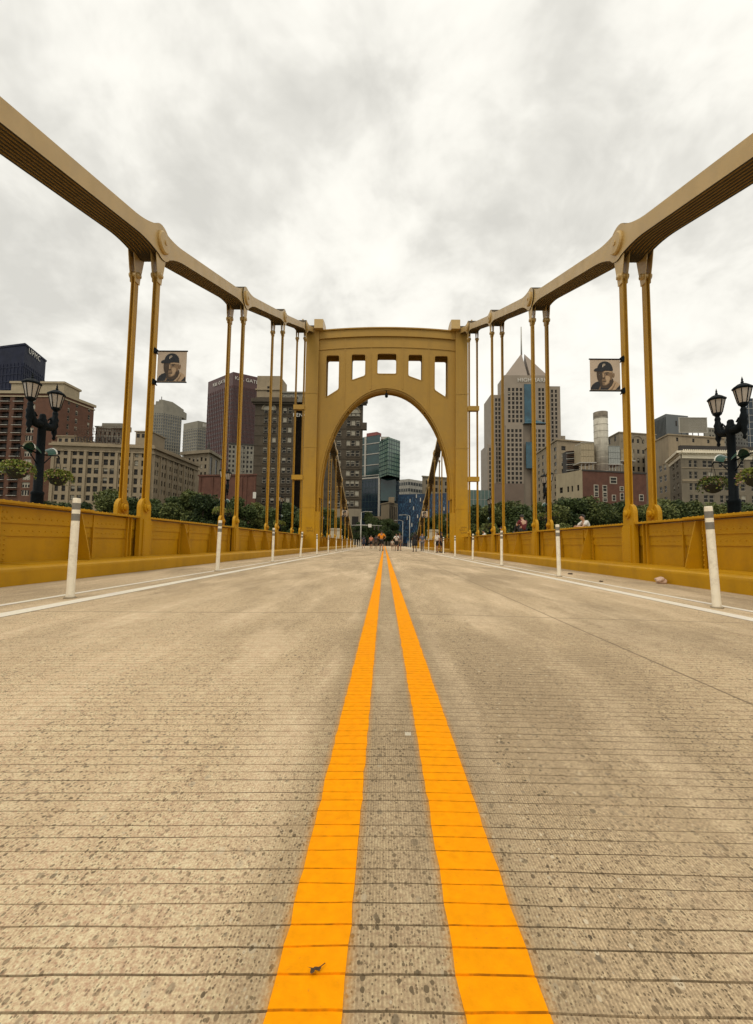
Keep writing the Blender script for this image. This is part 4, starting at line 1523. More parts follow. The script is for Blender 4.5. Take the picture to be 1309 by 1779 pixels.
class Building:
    def __init__(self, name, label, wallmat, plan, z0, z1, cat='building', back=18.0, group=None):
        """plan: visible corner points left to right"""
        self.plan = [Vector((p[0], p[1])) for p in plan]
        c = sum(self.plan, Vector((0, 0))) / len(self.plan)
        self.root = thing(name, label, cat, (c.x, c.y, z0), group)
        self.z0, self.z1, self.mat = z0, z1, wallmat
        self.mb = MB()
        self.faces = [Face(self.plan[i], self.plan[i + 1]) for i in range(len(self.plan) - 1)]
        a, b = self.plan[0], self.plan[-1]
        self.bk = [b + Vector((b.x * back / max(b.y, 1), back)), a + Vector((a.x * back / max(a.y, 1), back))]
        loop = self.plan + self.bk
        n = len(self.plan)
        for i in range(n - 1, len(loop)):
            p, q = loop[i], loop[(i + 1) % len(loop)]
            self.mb.poly([(p.x, p.y, z0), (q.x, q.y, z0), (q.x, q.y, z1), (p.x, p.y, z1)])
        self.mb.poly([(p.x, p.y, z1) for p in loop])
        self.loop = loop
        self.n_win = 0

    def plain(self, i, m=0):
        f = self.faces[i]
        self.mb.poly([f.pt(0, self.z0), f.pt(f.w, self.z0), f.pt(f.w, self.z1), f.pt(0, self.z1)], m)

    def windows(self, i, cols, rows, kind='sash', blind=0.35, depth=0.3, skip=None, name='window'):
        f = self.faces[i]
        ops = f.wall(self.mb, self.z0, self.z1, cols, rows, depth, 0, skip)
        for (a, b, c, d, ci, ri) in ops:
            bl = BR.choice((0.25, 0.5, 0.9)) if BR.random() < blind else 0
            me = window_mesh(b - a, d - c, (kind, bl))
            p = f.pt((a + b) / 2, c, -depth + 0.02)
            o = obj(name, me, self.root, Vector(p) - self.root.location, f.rot)
            self.n_win += 1
        return ops

    def part(self, name, mb, m):
        return mb.build(name, m, self.root)

    def band(self, z0, z1, out=0.4, m=None, name='cornice', faces=None):
        mb = MB()
        idx = faces if faces is not None else range(len(self.faces))
        for i in idx:
            f = self.faces[i]
            f.box(mb, -out if i == 0 else -out * 0.0, f.w + out, z0, z1, -0.05 - 0.003 * i, out)
        return self.part(name, mb, m or self.mat)

    def ribs(self, i, nv, nh, z0, z1, m, wv=0.3, wh=0.3, out=0.25, name='mullions', u0=0.0, u1=None):
        f = self.faces[i]
        mb = MB()
        u1 = f.w if u1 is None else u1
        for k in range(nv):
            u = u0 + (u1 - u0) * (k + 0.5) / nv
            f.box(mb, u - wv / 2, u + wv / 2, z0, z1, 0.01, out)
        for k in range(nh):
            z = z0 + (z1 - z0) * (k + 0.5) / nh
            f.box(mb, u0, u1, z - wh / 2, z + wh / 2, 0.01, out * 0.8)
        return stuff(self.part(name, mb, m))

    def sign(self, i, txt, px, py, size, m, out=0.35, spacing=1.0):
        f = self.faces[i]
        u, z = f.hit(px, py)
        me = text_mesh(txt, size, 0.12, spacing)
        me.materials.append(m)
        o = obj('lettering', me, self.root, Vector(f.pt(u, z, out)) - self.root.location)
        o.rotation_euler = (PI / 2, 0, f.rot)
        return o

    def done(self):
        self.mb.build('wall', self.mat, self.root)
        return self.root


def P2(px, Y, py=830):
    p = at(px, py, Y)
    return (p.x, p.y)


def lin(a, b, n, w):
    """n openings of width w (px) evenly between a and b"""
    st = (b - a) / n
    return [(a + st * (k + 0.5) - w / 2, a + st * (k + 0.5) + w / 2) for k in range(n)]


SIGNW = mat('white_sign_letters', (0.60, 0.57, 0.50), 0.5, 0.03, 2)
BEIGE = mat('beige_limestone', (0.30, 0.235, 0.15), 0.85, 0.14, 0.25, 0.2, 6, streak=0.3)
BEIGE2 = mat('grey_beige_stone', (0.235, 0.195, 0.135), 0.85, 0.14, 0.25, 0.2, 6, streak=0.3)
CREAM = mat('cream_stucco', (0.36, 0.295, 0.19), 0.85, 0.10, 0.3, 0.1, 6, streak=0.2)
BRICK_R = mat('red_brick_wall', (0.115, 0.048, 0.030), 0.9, 0.22, 0.5, 0.3, 14, streak=0.2)
BRICK_B = mat('brown_brick_wall', (0.115, 0.052, 0.030), 0.9, 0.18, 0.4, 0.3, 14, streak=0.15)
DARKBROWN = mat('dark_brown_terracotta', (0.062, 0.046, 0.027), 0.8, 0.2, 0.3, 0.3, 8, streak=0.2)
MAROON = mat('maroon_granite', (0.070, 0.026, 0.022), 0.45, 0.15, 0.1)
MAROON_G = mat('maroon_window_bands', (0.035, 0.014, 0.013), 0.25, 0.2, 0.1)
NAVY = mat('navy_steel', (0.012, 0.015, 0.032), 0.6, 0.2, 0.05, 0, 1, 0.15)
GREYST = mat('grey_stone', (0.23, 0.21, 0.165), 0.8, 0.12, 0.15, streak=0.2)
GREYG = glass('grey_tower_glass', (0.06, 0.066, 0.066), 0.2)
TEAL = glass('teal_glass', (0.012, 0.045, 0.045), 0.08, 0.6)
TEAL2 = glass('green_glass_box', (0.12, 0.19, 0.14), 0.12, 0.7)
BLUEG = glass('dark_blue_glass', (0.010, 0.022, 0.036), 0.10, 0.5)
BLUEP = mat('blue_panel_cladding', (0.014, 0.040, 0.085), 0.4, 0.4, 0.6)
STEELW = mat('pale_metal', (0.40, 0.38, 0.33), 0.5, 0.12, 0.6, streak=0.25)
RUST = mat('rusty_louvres', (0.10, 0.055, 0.032), 0.8, 0.35, 1.0)
IRON = mat('dark_iron', (0.035, 0.028, 0.022), 0.7, 0.3, 1.0)


def upmc():
    b = Building('office_tower', 'dark navy office tower with white rooftop letters at the left edge', NAVY, [P2(-90, 930, 610), P2(43, 880, 610), P2(80, 965, 630)], -1, at(43, 597, 880).z, back=80)
    for i in (0, 1):
        b.plain(i)
    z1 = b.z1
    b.ribs(0, 22, 0, 0, z1 - 40, mat('navy_mullion', (0.020, 0.024, 0.046), 0.6, 0.2, 0.05, 0, 1, 0.15), 1.2, 1, 0.8)
    b.ribs(1, 12, 0, 0, z1 - 40, MATS['navy_mullion'], 1.2, 1, 0.8)
    b.ribs(0, 0, 24, 0, z1 - 40, MATS['navy_mullion'], 1, 1.6, 0.9, 'floor_bands')
    b.ribs(1, 0, 24, 0, z1 - 40, MATS['navy_mullion'], 1, 1.6, 0.9, 'floor_bands')
    b.band(z1 - 3, z1 + 1, 1.2, None, 'parapet')
    b.sign(1, 'UPMC', 59, 617, 16, SIGNW, 2.0, 1.2)
    b.done()


def brick_apartments():
    Yc = 205
    b = Building('apartment_building', 'tall brown brick apartment block with stacked balconies at the left', BRICK_B, [P2(-75, Yc, 740), P2(98, Yc, 740), P2(162, 226, 740)], -1.2, at(98, 683, Yc).z, back=25)
    f = b.faces[0]
    rows = [(688 + 13.6 * k, 697.5 + 13.6 * k) for k in range(13)]
    zr = f.zs(rows, 30)
    cols = f.us([(-52, -36), (-28, -14), (-4, 12), (20, 36), (43, 57)], 770)
    ops = f.wall(b.mb, b.z0, b.z1, cols, zr, 1.6, 0, skip=lambda c, r: False)
    for (a, c2, z0, z1, ci, ri) in ops:
        if ci == 4:
            me = window_mesh(c2 - a, z1 - z0, ('triple', BR.choice((0, 0.4, 0.9))))
            obj('window', me, b.root, Vector(f.pt((a + c2) / 2, z0, -0.4)) - b.root.location, f.rot)
            continue
        bal = obj('balcony', None, b.root, Vector(f.pt((a + c2) / 2, z0, 0)) - b.root.location, f.rot)
        w = c2 - a
        m = MB()
        m.box(-w / 2 - 0.1, w / 2 + 0.1, -0.9, 0.0, -0.22, 0.02)
        obj('slab', m.mesh('slab', STEELW), bal)
        m = MB()
        for k in range(8):
            x = -w / 2 + w * k / 7
            m.box(x - 0.035, x + 0.035, -0.88, -0.82, 0.02, 1.0)
        m.box(-w / 2 - 0.05, w / 2 + 0.05, -0.89, -0.81, 1.0, 1.09)
        obj('railing', m.mesh('railing', IRON), bal)
        m = MB()
        m.box(-w / 2, w / 2, 1.5, 1.55, 0.0, z1 - z0)
        obj('glass_door', m.mesh('glass_door', WIN_GLASS), bal)
    f1 = b.faces[1]
    c1 = f1.us([(114, 118), (128, 132.5), (150, 154)], 770)
    r1 = f1.zs([(700 + 14 * k, 708.5 + 14 * k) for k in range(11)], 135)
    b.windows(1, c1, r1, 'sash', 0.7, 0.25)
    b.band(b.z1 - 2.0, b.z1 - 1.4, 0.35, CREAM, 'string_course')
    b.band(b.z1 - 0.4, b.z1 + 0.9, 0.7, CREAM, 'cornice')
    z2 = at(60, 659, Yc).z
    for x0, x1 in ((8, 32), (62, 101)):
        m = MB()
        a, c2 = P2(x0, Yc + 3)[0], P2(x1, Yc + 3)[0]
        m.box(a, c2, Yc + 3, Yc + 14, b.z1, z2 - 1)
        m.box(a - 0.6, c2 + 0.6, Yc + 2.4, Yc + 14.6, z2 - 1, z2)
        b.part('penthouse', m, CREAM)
    mm = MB()
    a, c2 = P2(31, Yc + 3)[0], P2(63, Yc + 3)[0]
    mm.box(a, c2, Yc + 4, Yc + 13, b.z1, z2 - 1.4)
    b.part('penthouse_link', mm, CREAM)
    b.done()


def beige_block():
    b = Building('warehouse_building', 'six-storey beige stone block with rows of paired windows, behind the left hangers', BEIGE, [P2(88, 176), P2(265, 181), P2(344, 224)], -1.2, at(265, 778, 181).z, back=30)
    rows = [(783, 792.5), (798, 808), (813.5, 823.5), (829.5, 840), (845, 855), (861, 870)]
    cols = [(96.5, 103), (109, 115.5), (124.5, 132), (136, 143.5), (151.5, 159), (163, 171), (179, 187), (190.5, 198), (206.5, 213.5), (217.5, 225), (233, 239.5), (245, 251.5)]
    f = b.faces[0]
    b.windows(0, f.us(cols, 820), f.zs(rows, 180), 'dark', 0.25, 0.45)
    f1 = b.faces[1]
    cc = []
    x = 268
    w = 4.6
    while x < 340:
        cc.append((x, x + w * 0.55))
        cc.append((x + w * 0.85, x + w * 1.4))
        x += w * 1.95
        w *= 0.975
    b.windows(1, f1.us(cc, 835), f1.zs([(794.5, 802), (809, 817), (823, 831.5), (838, 846.5), (853, 861)], 290), 'dark', 0.25, 0.35)
    # pilasters between the bays
    for (xa, xb) in ((88.5, 94), (117.5, 122.5), (145.5, 149.8), (172.8, 177.2), (200, 204.5), (227, 231), (254, 263)):
        m = MB()
        (ua, ub) = f.us([(xa, xb)], 820)[0]
        f.box(m, ua, ub, b.z0, b.z1 - 2.6, 0.01, 0.55)
        b.part('pilaster', m, BEIGE)
    for k in range(8):
        m = MB()
        u = f1.w * (k + 0.03) / 8
        f1.box(m, u, u + 0.7, b.z0, b.z1 - 2.6, 0.01, 0.4)
        b.part('pilaster', m, BEIGE)
    b.band(b.z1 - 2.6, b.z1 - 2.2, 0.62, None, 'string_course')
    b.band(b.z1 - 0.5, b.z1 + 0.35, 1.0, None, 'cornice')
    b.band(b.z1 + 0.351, b.z1 + 1.1, 0.35, None, 'parapet')
    # low attic blocks
    z2 = at(100, 762, 176).z
    for xa, xb, yt in ((94, 126, 758), (231, 258, 750)):
        m = MB()
        a, c = P2(xa, 180)[0], P2(xb, 180)[0]
        zt = at((xa + xb) / 2, yt, 180).z
        m.box(a, c, 180.5, 192, b.z1 + 0.3, zt)
        m.box(a - 0.4, c + 0.4, 180.1, 192.4, zt, zt + 0.4)
        p = b.part('attic_block', m, BEIGE)
        n = 3
        for k in range(n):
            u = a + (c - a) * (k + 0.5) / n
            me = window_mesh(1.3, 1.6, ('dark', 0))
            obj('window', me, p, Vector((u, 180.48, zt - 2.4)) - parent_loc(p))
    # rear range with deeper roof
    m = MB()
    a, c = P2(262, 200)[0], P2(312, 222)[0]
    m.prism([(a, 190), (a + 2, 186.5), (c, 222), (c - 4, 226)], 'z', b.z1, b.z1 + 4.5)
    m.prism([(a - .4, 190), (a + 2, 186), (c + .6, 222), (c - 4, 226.6)], 'z', b.z1 + 4.5, b.z1 + 5)
    b.part('rear_attic', m, BEIGE2)
    b.done()
    # rooftop sign framework
    root = thing('rooftop_sign_frame', 'rusty open steel sign framework standing on the beige block roof', 'sign frame', (at(175, 770, 180).x, 180, b.z1))
    xa, xb = at(134, 770, 180).x, at(214, 770, 180).x
    zt = at(175, 742, 181).z
    m = MB()
    for k in range(19):
        x = xa + (xb - xa) * k / 18
        m.bar((x, 178.6, b.z1 + 1.0), (x, 178.6, zt - (k % 5) * 0.35), 0.13)
        m.bar((x, 178.6, zt - 1.0), (x, 182.5, b.z1 + 0.4), 0.09)
    m2 = MB()
    for k in range(7):
        z = b.z1 + 1.4 + (zt - b.z1 - 1.6) * k / 6
        m2.bar((xa, 178.5, z), (xb, 178.5, z), 0.11)
    m3 = MB()
    r = random.Random(9)
    for k in range(16):
        x = xa + (xb - xa) * (k + 0.3) / 16
        z = b.z1 + 1.6 + r.random() * 0.3
        m3.bar((x, 178.4, z), (x, 178.4, z + 2.0), 0.25)
        m3.bar((x, 178.4, z + 2.0 * (k % 2)), (x + 0.8, 178.4, z + 2.0 * (k % 2)), 0.25)
    m.build('uprights', RUST, root)
    m2.build('rails', RUST, root)
    m3.build('sign_strokes', IRON, root)
    g = Building('penthouse_building', 'grey stepped building top just behind the rooftop sign frame', GREYST, [P2(162, 250), P2(212, 255)], -1, at(187, 742, 250).z, back=15)
    g.windows(0, g.faces[0].us(lin(163, 211, 6, 3.5), 755), g.faces[0].zs([(750, 756), (761, 768)], 187), 'dark', 0.2, 0.2)
    m = MB()
    a, c = P2(172, 252)[0], P2(207, 252)[0]
    m.box(a, c, 252, 262, g.z1, at(187, 735, 252).z)
    g.part('roof_block', m, GREYST)
    g.band(g.z1 - 0.3, g.z1 + 0.5, 0.5, None, 'cornice')
    g.done()


def domed_tower():
    Y = 620
    x0, x1 = P2(250, Y, 730)[0], P2(308, Y, 730)[0]
    w = x1 - x0
    pl = [(x0, Y + 12), (x0 + w * 0.22, Y - 4), (x0 + w * 0.62, Y - 4), (x1, Y + 14)]
    zt = at(280, 716, Y).z
    b = Building('office_tower', 'pale grey faceted office tower with rounded top, between left hangers and banner', GREYST, pl, -1, zt, back=40)
    for i in range(3):
        b.plain(i)
        f = b.faces[i]
        b.ribs(i, max(4, int(f.w / 3.2)), 0, 0, zt - 3, GREYG, 1.5, 1, 0.25, 'window_strips')
        b.ribs(i, 0, 40, 0, zt - 3, GREYST, 1, 1.1, 0.45, 'floor_bands')
    zs = [zt, at(280, 704, Y).z, at(280, 697, Y).z, at(280, 693, Y).z]
    for k in range(3):
        ins = 0.10 * (k + 1)
        m = MB()
        q = [(x0 + w * ins, Y + 12), (x0 + w * (0.22 + ins * 0.6), Y - 3 + 3 * k), (x0 + w * (0.66 - ins * 0.5), Y - 3 + 3 * k), (x1 - w * ins, Y + 14), (x1 - w * ins, Y + 40), (x0 + w * ins, Y + 40)]
        m.prism(q, 'z', zs[k], zs[k + 1])
        b.part('crown_tier', m, GREYST)
    m = MB()
    m.tube([(x0 + w * 0.42, Y + 8, zs[3]), (x0 + w * 0.42, Y + 8, zs[3] + 6)], 0.5, 6)
    b.part('mast', m, IRON)
    b.done()
    c = Building('office_tower', 'pale slab tower with small white letters left of the maroon tower', GREYST, [P2(319, 560, 745), P2(344, 545, 745), P2(372, 560, 745)], -1, at(344, 731, 545).z, back=40)
    for i in (0, 1):
        c.plain(i)
        c.ribs(i, 8, 0, 0, c.z1 - 9, GREYG, 1.3, 1, 0.25, 'window_strips')
        c.ribs(i, 0, 38, 0, c.z1 - 9, GREYST, 1, 1.3, 0.4, 'floor_bands')
    c.sign(1, 'BNY', 360, 741, 6.5, SIGNW, 0.8)
    c.done()


def maroon_tower():
    b = Building('office_tower', 'maroon granite tower with white lettering on both faces below the roof', MAROON, [P2(361, 448, 690), P2(404, 420, 690), P2(460, 438, 690)], -1, at(404, 646, 420).z, back=50)
    z1 = b.z1
    for i in (0, 1):
        b.plain(i)
    b.ribs(0, 0, 34, 0, z1 - 15, MAROON_G, 1, 1.9, 0.12, 'window_bands')
    b.ribs(1, 0, 34, 0, z1 - 15, MAROON_G, 1, 1.9, 0.12, 'window_bands')
    b.ribs(0, 14, 0, 0, z1 - 13, MAROON, 0.45, 1, 0.4, 'mullions')
    b.ribs(1, 24, 0, 0, z1 - 13, MAROON, 0.55, 1, 0.6, 'mullions')
    b.sign(0, 'K&L GATES', 383, 665.5, 5.0, SIGNW, 0.6, 1.0)
    b.sign(1, 'K&L GATES', 431, 661.5, 5.0, SIGNW, 0.6, 1.05)
    b.done()
    # chequered pale block at its foot
    c = Building('office_block', 'pale chequered block with dark square windows at the maroon tower foot', GREYST, [P2(396, 330), P2(441, 335)], -1, at(418, 771, 330).z, back=20)
    f = c.faces[0]
    c.windows(0, f.us([(397.5, 401), (404, 407.5), (411, 417), (419.5, 425.5), (428.5, 432), (435, 438.5)], 800), f.zs([(775 + 8.2 * k, 779.6 + 8.2 * k) for k in range(9)], 418), 'dark', 0.15, 0.25)
    m = MB()
    for u in (0.33, 0.52, 0.66):
        f.box(m, f.w * u, f.w * u + 0.7, 0, c.z1 - 2, 0.02, 0.6)
    c.part('piers', m, GREYST)
    c.band(c.z1 - 0.3, c.z1 + 0.8, 0.5, IRON, 'cornice')
    c.done()
    d = Building('stone_bank_building', 'grey-beige building with flat heavy cornice left of the maroon tower base', BEIGE2, [P2(318, 262), P2(362, 255), P2(382, 275)], -1, at(362, 786, 255).z, back=25)
    f = d.faces[0]
    d.windows(0, f.us(lin(319, 361, 6, 3.2), 800), f.zs([(795, 802), (808, 815), (821, 828)], 340), 'dark', 0.2, 0.3)
    f = d.faces[1]
    d.windows(1, f.us(lin(363, 381, 2, 3.5), 800), f.zs([(797, 840)], 372), 'dark', 0.0, 0.3)
    d.band(d.z1 - 0.4, d.z1 + 1.4, 1.5, None, 'cornice')
    m = MB()
    xx = P2(356, 258)[0]
    m.lathe((xx, 262, d.z1 + 1), [(1.8, 0), (1.4, 2), (0.8, 4), (0.9, 5), (0.3, 7)], 8)
    d.part('roof_lantern', m, IRON)
    d.done()
    e = Building('brick_shed', 'low dark red brick building behind the trees, second hanger pair on the left', BRICK_R, [P2(346, 168), P2(446, 164)], -1.2, at(400, 826, 166).z, back=15)
    f = e.faces[0]
    e.plain(0)
    for xa in (347, 368, 393, 419, 427, 442):
        m = MB()
        u = f.us([(xa, xa + 2.6)], 850)[0]
        f.box(m, u[0], u[1], e.z0, e.z1 - 0.6, 0.01, 0.3)
        e.part('pilaster', m, BRICK_R)
    m = MB()
    u = f.us([(440.5, 446)], 860)[0]
    z = f.zs([(855, 866)], 443)[0]
    f.box(m, u[0], u[1] - 0.02, z[0], z[1], 0.31, 0.36)
    e.part('white_sign', m, SIGNW)
    e.band(e.z1 - 0.2, e.z1 + 0.4, 0.35, None, 'coping')
    e.done()


def hotel():
    Y = 186
    za = at(470, 696, Y).z
    b = Building('hotel_building', 'dark brown thirteen-storey hotel with arched top windows and heavy cornice, behind the arch', DARKBROWN, [P2(441, Y, 790), P2(513, Y, 790), P2(513.2, Y + 9, 790), P2(524.8, Y + 9, 790), P2(525, Y, 790), P2(630, Y, 790)], -1.2, za, back=32)
    rows = [(724.5 + 17.45 * k, 734.5 + 17.45 * k) for k in range(9)]
    top = (708, 718)
    rl = [top] + rows
    for i, cols, px in ((0, [(457, 463.5), (472, 478.5), (490, 496.5), (499, 505.5)], 475), (4, [(531, 537), (541, 547), (556, 563), (571, 577), (585, 592.5), (602, 608.5), (610, 616.5), (618, 624.5)], 600)):
        f = b.faces[i]
        dy = 0 if i == 0 else 5.5
        ops = b.windows(i, f.us(cols, 790), f.zs([(a + dy, c + dy) for a, c in rl], px), 'sash', 0.55, 0.35)
        # sills and string courses
        for (a, c2, z0, z1, ci, ri) in ops:
            m = MB()
            f.box(m, a - 0.15, c2 + 0.15, z0 - 0.28, z0 - 0.02, 0.005, 0.22)
            b.part('sill', m, DARKBROWN)
        m = MB()
        for (a, c) in rl:
            z = f.zs([(a + dy - 3.6, a + dy - 2.4)], px)[0]
            f.box(m, 0, f.w, z[0], z[1], 0.004, 0.16)
            z = f.zs([(a + dy + 3, a + dy + 3.6)], px)[0]
        b.part('string_course', m, DARKBROWN)
        # arched window heads of the top storey
        grp = ([(455, 481)] if i == 0 else [(529, 549), (599, 627)])
        for (xa, xb) in grp:
            (ua, ub) = f.us([(xa, xb)], 712)[0]
            zc = f.zs([(a_ + dy, c_ + dy) for a_, c_ in [(712, 722)]], px)[0][1]
            R_ = (ub - ua) / 2
            arc = [((ua + ub) / 2 + R_ * math.cos(t_ * PI / 14), zc + R_ * 0.9 * math.sin(t_ * PI / 14)) for t_ in range(15)]
            arc2 = [((ua + ub) / 2 + (R_ - 0.55) * math.cos(t_ * PI / 14), zc + (R_ - 0.55) * 0.9 * math.sin(t_ * PI / 14)) for t_ in range(15)]
            m = MB()
            for k in range(14):
                q = [arc[k], arc[k + 1], arc2[k + 1], arc2[k]]
                m.grid_faces([f.pt(p[0], p[1], o) for o in (0.02, 0.4) for p in q], [(0, 1, 2, 3), (7, 6, 5, 4), (0, 4, 5, 1), (2, 6, 7, 3)])
            w = b.part('arch_window', m, BEIGE2)
            m = MB()
            m.poly([f.pt(p[0], p[1], 0.03) for p in arc2])
            m2 = m.build('pane', WIN_BLIND, w)
    b.plain(1)
    b.plain(2)
    b.plain(3)
    for i in (0, 4):
        f = b.faces[i]
        m = MB()
        f.box(m, -0.8 if i == 0 else -0.3, f.w + (0.3 if i == 0 else 1.6), b.z1 - 1.9, b.z1 - 1.0, -0.02, 1.0)
        f.box(m, -1.4 if i == 0 else -0.3, f.w + (0.3 if i == 0 else 2.0), b.z1 - 1.0, b.z1 + 0.5, -0.02, 1.7)
        f.box(m, 0, f.w, b.z1 + 0.5, b.z1 + 1.4, -0.5, 0.4)
        b.part('cornice', m, DARKBROWN)
        m = MB()
        f.box(m, 0, f.w, b.z0, f.hit(600, 884)[1], 0.02, 0.35)
        b.part('stone_base', m, BEIGE2)
        for k in range(5 if i else 4):
            m = MB()
            u = f.w * (k + 0.5) / (5 if i else 4)
            f.box(m, u - 1.4, u + 1.4, 0.5, f.hit(600, 897)[1], 0.2, 0.37)
            b.part('base_window', m, WIN_GLASS)
    # cantilevered corner oriels on the right edge
    f = b.faces[4]
    m = MB()
    z = f.zs([(735, 747)], 630)[0]
    f.box(m, f.w - 0.6, f.w + 1.7, z[0], z[1], -1.0, 1.0)
    b.part('corner_oriel', m, DARKBROWN)
    # penthouse and upper storeys
    m = MB()
    xa, xb, xc = P2(447, Y + 3, 670)[0], P2(487, Y + 3, 670)[0], P2(499, Y + 14, 670)[0]
    zt = at(465, 653, Y + 3).z
    m.prism([(xa, Y + 3), (xb, Y + 3), (xc, Y + 14), (xa, Y + 16)], 'z', za, zt)
    m.prism([(xa - .5, Y + 2.5), (xb + .5, Y + 2.5), (xc + .5, Y + 14), (xa - .5, Y + 16)], 'z', zt - 6.5, zt - 5.9)
    pp = b.part('penthouse', m, BEIGE)
    obj('window', window_mesh(1.2, 2.6, ('dark', 0)), pp, Vector((P2(462, Y + 3)[0], Y + 2.98, at(462, 681, Y + 3).z)) - parent_loc(pp))
    m = MB()
    xa, xb = P2(487, Y + 3)[0], P2(560, Y + 3)[0]
    zt = at(510, 683, Y + 3).z
    m.box(xa, xb, Y + 3.2, Y + 16, za + 0.5, zt)
    m.box(xa - 0.3, xb, Y + 2.6, Y + 16.5, zt, zt + 0.6)
    pp = b.part('upper_storey', m, GREYST)
    for k in range(7):
        x = xa + (xb - xa) * (k + 0.5) / 7
        obj('window', window_mesh(1.1, 1.7, ('sash', 0.3)), pp, Vector((x, Y + 3.16, zt - 2.6)) - parent_loc(pp))
    b.sign(4, 'RENAISSANCE', 540, 722, 2.2, SIGNW, 0.5, 1.1)
    b.done()


def glass_blocks():
    # lower dark-blue block
    b = Building('glass_office', 'dark blue glass office block through the arch beside the brown hotel', BLUEG, [P2(628, 275), P2(661, 268), P2(694, 285)], -1, at(661, 829, 268).z, back=20)
    for i in (0, 1):
        b.plain(i)
        b.ribs(i, 6, 10, 0, b.z1, mat('dark_teal_frame', (0.02, 0.05, 0.05), 0.4), 0.14, 0.18, 0.12)
    m = MB()
    b.faces[0].box(m, b.faces[0].w - 1.1, b.faces[0].w + 0.1, 0, b.z1 + 1, 0.02, 0.6)
    b.part('pale_corner_pier', m, STEELW)
    b.band(b.z1 - 0.5, b.z1 + 0.4, 0.3, STEELW, 'coping', [0])
    b.done()
    t = Building('glass_tower', 'teal glass tower with pale frame lines, red roof edge, through the arch', TEAL, [P2(628, 290), P2(660, 282)], -1, at(645, 757, 285).z, back=20)
    t.plain(0)
    f = t.faces[0]
    for zz in (771, 789, 808, 826):
        m = MB()
        z = f.zs([(zz - 0.7, zz + 0.7)], 645)[0]
        f.box(m, 0, f.w, z[0], z[1], 0.02, 0.4)
        t.part('frame_band', m, STEELW)
    m = MB()
    u = f.us([(634, 637)], 790)[0]
    f.box(m, u[0], u[1], f.hit(636, 828)[1], t.z1, 0.03, 0.5)
    t.part('frame_pier', m, STEELW)
    m = MB()
    u = f.us([(637, 655)], 790)[0]
    f.box(m, u[0], u[1], t.z1, t.z1 + 2.2, -5, 0.2)
    t.part('red_roof_screen', m, mat('red_roof_panel', (0.22, 0.06, 0.05), 0.6))
    t.done()
    g = Building('glass_tower', 'pale green glass box tower jutting toward the street, through the arch', TEAL2, [P2(658.5, 268), P2(674, 256), P2(695, 266)], at(674, 825, 256).z, at(674, 759, 256).z, back=14)
    for i, nv in ((0, 4), (1, 5)):
        g.plain(i)
        g.ribs(i, nv, 0, g.z0, g.z1, MATS['dark_teal_frame'], 0.22, 0.2, 0.12)
        g.ribs(i, 0, 9, g.z0, g.z1, TEAL, 0.22, 0.5, 0.14, 'dark_floor_bands')
    m = MB()
    a, c = P2(662, 272)[0], P2(688, 272)[0]
    m.box(a, c, 268, 278, g.z0 - 14, g.z0)
    g.part('neck', m, TEAL)
    m = MB()
    m.box(P2(661, 262)[0], P2(676, 262)[0], 262, 274, g.z1, g.z1 + 1.6)
    g.part('roof_screen', m, STEELW)
    g.done()
    p = Building('office_block', 'pale grey office block behind the blue building, through the arch', STEELW, [P2(688, 340), P2(711, 333), P2(738, 345)], -1, at(711, 832, 333).z, back=20)
    for i in (0, 1):
        p.plain(i)
        p.ribs(i, 0, 8, p.z1 - 40, p.z1 - 1, GREYG, 0.3, 2.4, 0.15, 'window_bands')
        p.ribs(i, 6, 0, p.z1 - 40, p.z1 - 1, STEELW, 0.3, 1.2, 0.35, 'mullions')
    p.done()
    q = Building('office_block', 'tan stone block on the right behind the arch and side chain', BEIGE2, [P2(734, 300), P2(800, 310)], -1, at(765, 829, 302).z, back=20)
    f = q.faces[0]
    q.windows(0, f.us(lin(738, 796, 7, 4), 840), f.zs([(836, 843), (848, 855)], 765), 'dark', 0.2, 0.25)
    q.band(q.z1 - 0.3, q.z1 + 0.6, 0.5, None, 'cornice')
    q.done()
    bl = Building('blue_panel_building', 'blue patterned building with scattered white vertical panels, through the arch', BLUEP, [P2(692, 225), P2(800, 215)], -1, at(740, 858, 221).z, back=20)
    bl.plain(0)
    f = bl.faces[0]
    r = random.Random(2)
    m, m2 = MB(), MB()
    for k in range(1700):
        u, z = r.uniform(0.3, f.w - 0.3), r.uniform(0.5, bl.z1 - 1.8)
        f.box(m if r.random() < 0.5 else m2, u - 0.12, u + 0.12, z, z + r.uniform(0.5, 1.1), 0.004, 0.02 + 0.10 * r.random())
    stuff(bl.part('pale_blue_tesserae', m, mat('pale_blue_tile', (0.05, 0.13, 0.22), 0.4, 0.3, 0.6)))
    stuff(bl.part('dark_blue_tesserae', m2, mat('deep_blue_tile', (0.008, 0.018, 0.042), 0.4, 0.3, 0.6)))
    for (px, py) in ((713, 870), (724, 862), (731, 868), (719, 883), (708, 900), (726, 897), (716, 912), (764, 874), (772, 884), (778, 897), (758, 896), (786, 870)):
        u, z = f.hit(px, py)
        mm = MB()
        f.box(mm, u - 0.22, u + 0.22, z - 0.9, z + 0.9, 0.13, 0.18)
        bl.part('white_panel', mm, SIGNW)
    bl.done()
    s = Building('stone_church', 'small stepped tan stone building with narrow windows at the street end', BEIGE, [P2(663, 250), P2(677, 240), P2(692, 252)], -1, at(677, 873, 240).z, back=12)
    s.plain(0)
    f = s.faces[1]
    s.windows(1, f.us([(679, 680.6), (682, 683.6), (685, 686.6), (688, 689.6)], 890), f.zs([(880, 908)], 684), 'dark', 0, 0.3)
    m = MB()
    xa, xb = P2(676, 244)[0], P2(686, 244)[0]
    m.box(xa, xb, 243, 250, s.z1, at(682, 864, 244).z)
    s.part('raised_block', m, BEIGE)
